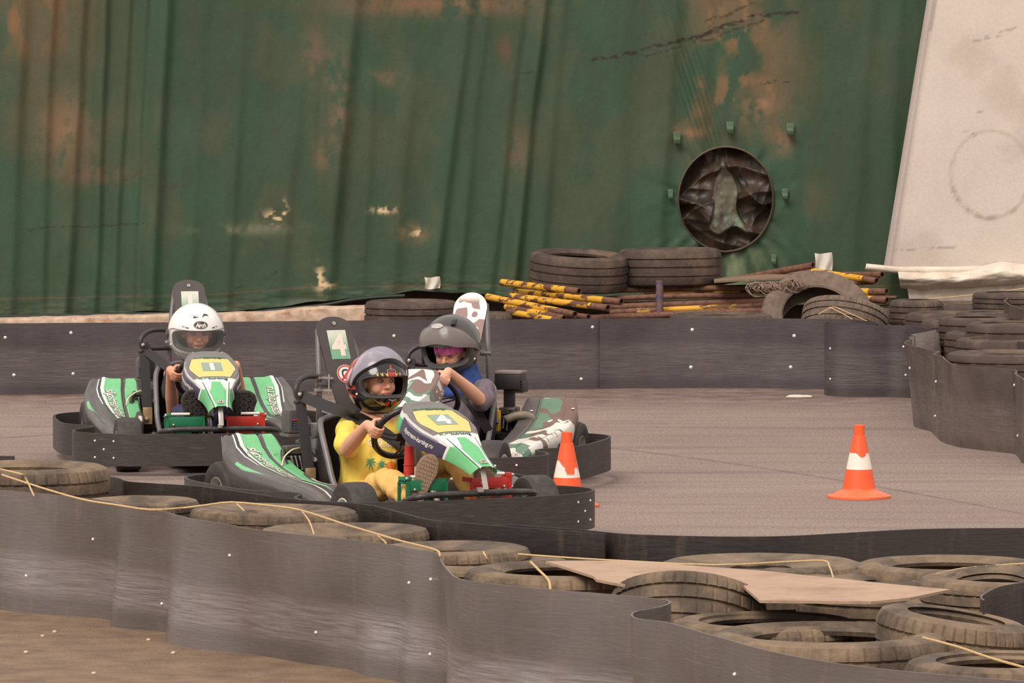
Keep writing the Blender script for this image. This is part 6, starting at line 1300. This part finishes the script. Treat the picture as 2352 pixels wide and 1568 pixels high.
        for _ in range(3): A[1:-1] = A[1:-1] * .5 + (A[:-2] + A[2:]) * .25
        V = []; cdir = np.array(list(px_ray(kart_xf, P[0][0], P[0][1])[1]))
        for r in A:
            for k in (0, 1, 2, 3): V += [tuple(r[k] - cdir * .002), tuple(r[k] + cdir * .002)]
        n = len(P); F = []
        for i in range(n - 1):
            for k in (0, 2, 4): a = i * 8 + k; F.append((a, a + 2, a + 10, a + 8)); F.append((a + 1, a + 9, a + 11, a + 3))
            F.append((i * 8, i * 8 + 8, i * 8 + 9, i * 8 + 1)); F.append((i * 8 + 6, i * 8 + 7, i * 8 + 15, i * 8 + 14))
        mb = MB(); mb.add(V, F); mb.build('shoulder_belt', M_belt, J['kart'], smooth=60)
    return root, shirt
def shirt_decal(shirt, kxf, items, org, ax, ay):
    """flat artwork (metres) laid on the shirt: axes given in photo pixels per metre"""
    bv = BVHTree.FromPolygons([v.co[:] for v in shirt.data.vertices], [p.vertices[:] for p in shirt.data.polygons]); mb = MB(); ms = []
    for (pl, m_, of) in items:
        if m_ not in ms: ms.append(m_)
        V = []; ok = True
        for x, y in pl[0]:
            o, d = px_ray(kxf, org[0] + ax[0] * x + ay[0] * y, org[1] + ax[1] * x + ay[1] * y); h = bv.ray_cast(o, d)
            if h[0] is None: ok = False; break
            V.append(h[0] - d * (.003 + of))
        if ok: mb.add(V, pl[1], ms.index(m_))
    return mb.build('shirt_print', ms, shirt, smooth=0)
def px_ray(kxf, px, py):
    X, Y, yaw = kxf; Mi = (Matrix.Translation((X, Y, 0)) @ Matrix.Rotation(yaw - pi / 2, 4, 'Z')).inverted(); o = Mi @ V3((0, 0, CH)); d = (Mi.to_3x3() @ V3(ray(px, py))).normalized(); return o, d
D4 = dict(kart=K4, sid='yellow', head=(-.10, .045, .622), head_rot=(4, -2, 0), neck=(-.125, .028, .468), pelvis=(-.10, .0, .14), shR=(-.125, -.085, .432), shL=(-.105, .185, .430), elR=(.02, -.155, .345), elL=(.03, .235, .33), rimR=172, rimL=15,
          hipR=(-.05, -.07, .11), hipL=(-.05, .08, .11), knR=(.35, -.11, .232), knL=(.42, .165, .325), anR=(.69, -.19, .20), anL=(.68, .13, .20), skin=C(224, 166, 136), shirt=C(236, 206, 92), pants=C(232, 182, 104), sleeve=.78, flare=.012, leg=(.072, .056, .052), bulk=1.0, helm=.95, hs=.95, gaze=.25,
          shoes=[((.785, -.205, .165), (.80, -.125, .372), (1, -.25, .12)), ((.765, .135, .17), (.79, .125, .33), (1, 0, .1))], shoe_w=.092, sole=C(142, 116, 92), upper=C(196, 186, 176), tread='fine',
          belt=[(696, 910, -.235), (730, 925, -.18), (775, 941, -.10), (830, 962, -.05), (880, 992, -.02), (935, 1036, .0), (965, 1075, -.02)], belt_w=13)
D1 = dict(kart=K1, sid='black', head=(-.09, .0, .640), head_rot=(3, 8, 0), neck=(-.125, .0, .478), pelvis=(-.10, .0, .14), shR=(-.125, -.125, .425), shL=(-.125, .125, .43), elR=(.02, -.130, .245), elL=(.05, .205, .30), rimR=170, rimL=20,
          hipR=(-.05, -.07, .12), hipL=(-.05, .07, .12), knR=(.33, -.11, .25), knL=(.33, .12, .25), anR=(.64, -.10, .26), anL=(.64, .135, .25), skin=C(216, 154, 122), shirt=C(44, 38, 40), pants=C(46, 48, 76), sleeve=.55, leg=(.07, .052, .045), helm=1.05, hs=.98,
          shoes=[((.745, -.098, .205), (.775, -.090, .400), (1, -.05, .18)), ((.745, .135, .205), (.775, .130, .395), (1, .05, .18))], shoe_w=.15, sole=C(66, 58, 54), upper=C(60, 54, 56), tread='chunky',
          belt=[(336, 806, -.235), (360, 824, -.19), (385, 843, -.12), (410, 862, -.06), (450, 895, -.03), (490, 930, -.02)], belt_w=10)
D5 = dict(kart=K5, sid='mauve', head=(-.095, -.002, .655), head_rot=(-6, 13, 0), neck=(-.125, .03, .50), pelvis=(-.11, .01, .14), shR=(-.10, -.10, .43), shL=(-.10, .165, .452), elR=(.08, -.14, .30), elL=(.06, .190, .402), rimR=195, rimL=52,
          hipR=(-.05, -.07, .13), hipL=(-.05, .08, .13), knR=(.33, -.12, .27), knL=(.33, .13, .26), anR=(.65, -.12, .18), anL=(.65, .13, .18), skin=C(226, 170, 138), shirt=C(112, 98, 106), pants=C(92, 78, 88), sleeve=.85, flare=.014, leg=(.078, .06, .05), helm=1.04, hs=1.0, scarf=True, collar=True, fdz=-.034,
          shoes=[((.765, -.12, .16), (.79, -.12, .33), (1, 0, .1)), ((.765, .13, .16), (.79, .13, .33), (1, 0, .1))], shoe_w=.09, sole=C(90, 80, 76), upper=C(80, 74, 76), tread='plain',
          belt=[(985, 850, -.2), (1015, 868, -.12), (1045, 886, -.04), (1078, 922, .0), (1108, 965, -.0), (1122, 990, -.02)], belt_w=11)
P4, sh4 = driver((-.573, 22.15, .466), 'child in a yellow palm print shirt and mustard trousers driving kart number 4', D4, 'flame')
P1, sh1 = driver((-1.569, 26.07, .167), 'child in a black shirt and white helmet steering kart number 1 with both hands', D1, 'white')
P5, sh5 = driver((-.311, 24.55, -.27), 'child in a mauve shirt and dark helmet leaning over the camouflage kart wheel', D5, 'dark')
# print of the yellow shirt
def palm(cx, cy, s, sd):
    out = []; rs = random.Random(sd)
    for k in range(9):
        a = pi / 2 + (k - 4) * .72 + rs.uniform(-.1, .1); L = s * rs.uniform(.8, 1.1); pts = []
        for q in range(7):
            t = q / 6; x = cx + L * t * math.cos(a); y = cy + L * t * math.sin(a) - .35 * L * t * t; w = .085 * L * math.sin(pi * min(1, t * .9 + .08)); pts.append((x, y, w, a))
        V = [(x - w * math.sin(a_), y + w * math.cos(a_)) for x, y, w, a_ in pts] + [(x + w * math.sin(a_), y - w * math.cos(a_)) for x, y, w, a_ in pts]; F = [(i, i + 1, 8 + i, 7 + i) for i in range(6)]; out.append((V, F))
    return out
pk = text_polys('CRUISE', bold=.05); items = [(xf(pk, .042, .015, .048, sx=.95), dmat('print_cream', C(222, 206, 176)), 0), (xf(text_polys('CRUISE', bold=.05), .034, .02, .100, sx=.95), MATS['ink_print_cream'], 0), (xf(ell_polys(.024, .018), 1, .055, .0), I_orange, 0), (xf(ell_polys(.018, .008), 1, .03, -.014), dmat('print_red_orange', C(220, 100, 56)), .0004), (xf(ell_polys(.03, .004), 1, .035, -.022), I_black, .0004)]
items += [(p, I_teal, .001) for p in palm(-.040, .016, .030, 1) + palm(.010, .008, .026, 2)]
for cx, cy in ((-.036, -.006), (.012, -.010)): items.append((xf(poly_polys([(-.002, .018), (.0, .018), (.008, -.02), (.004, -.02)]), 1, cx, cy), I_orange, .0006))
shirt_decal(sh4, (-.573, 22.15, .466), items[:2], (872, 1068), (500, 26), (-20, -520))
shirt_decal(sh4, (-.573, 22.15, .466), items[2:], (872, 1068), (500, 26), (-20, -520))
mb = MB(); mb.tube([(.02, -.17, .13), (.11, -.10, .15), (.14, .0, .17), (.11, .1, .16), (.02, .18, .13)], .004, 6); mb.build('waist_belt', M_belt, K4, smooth=60)
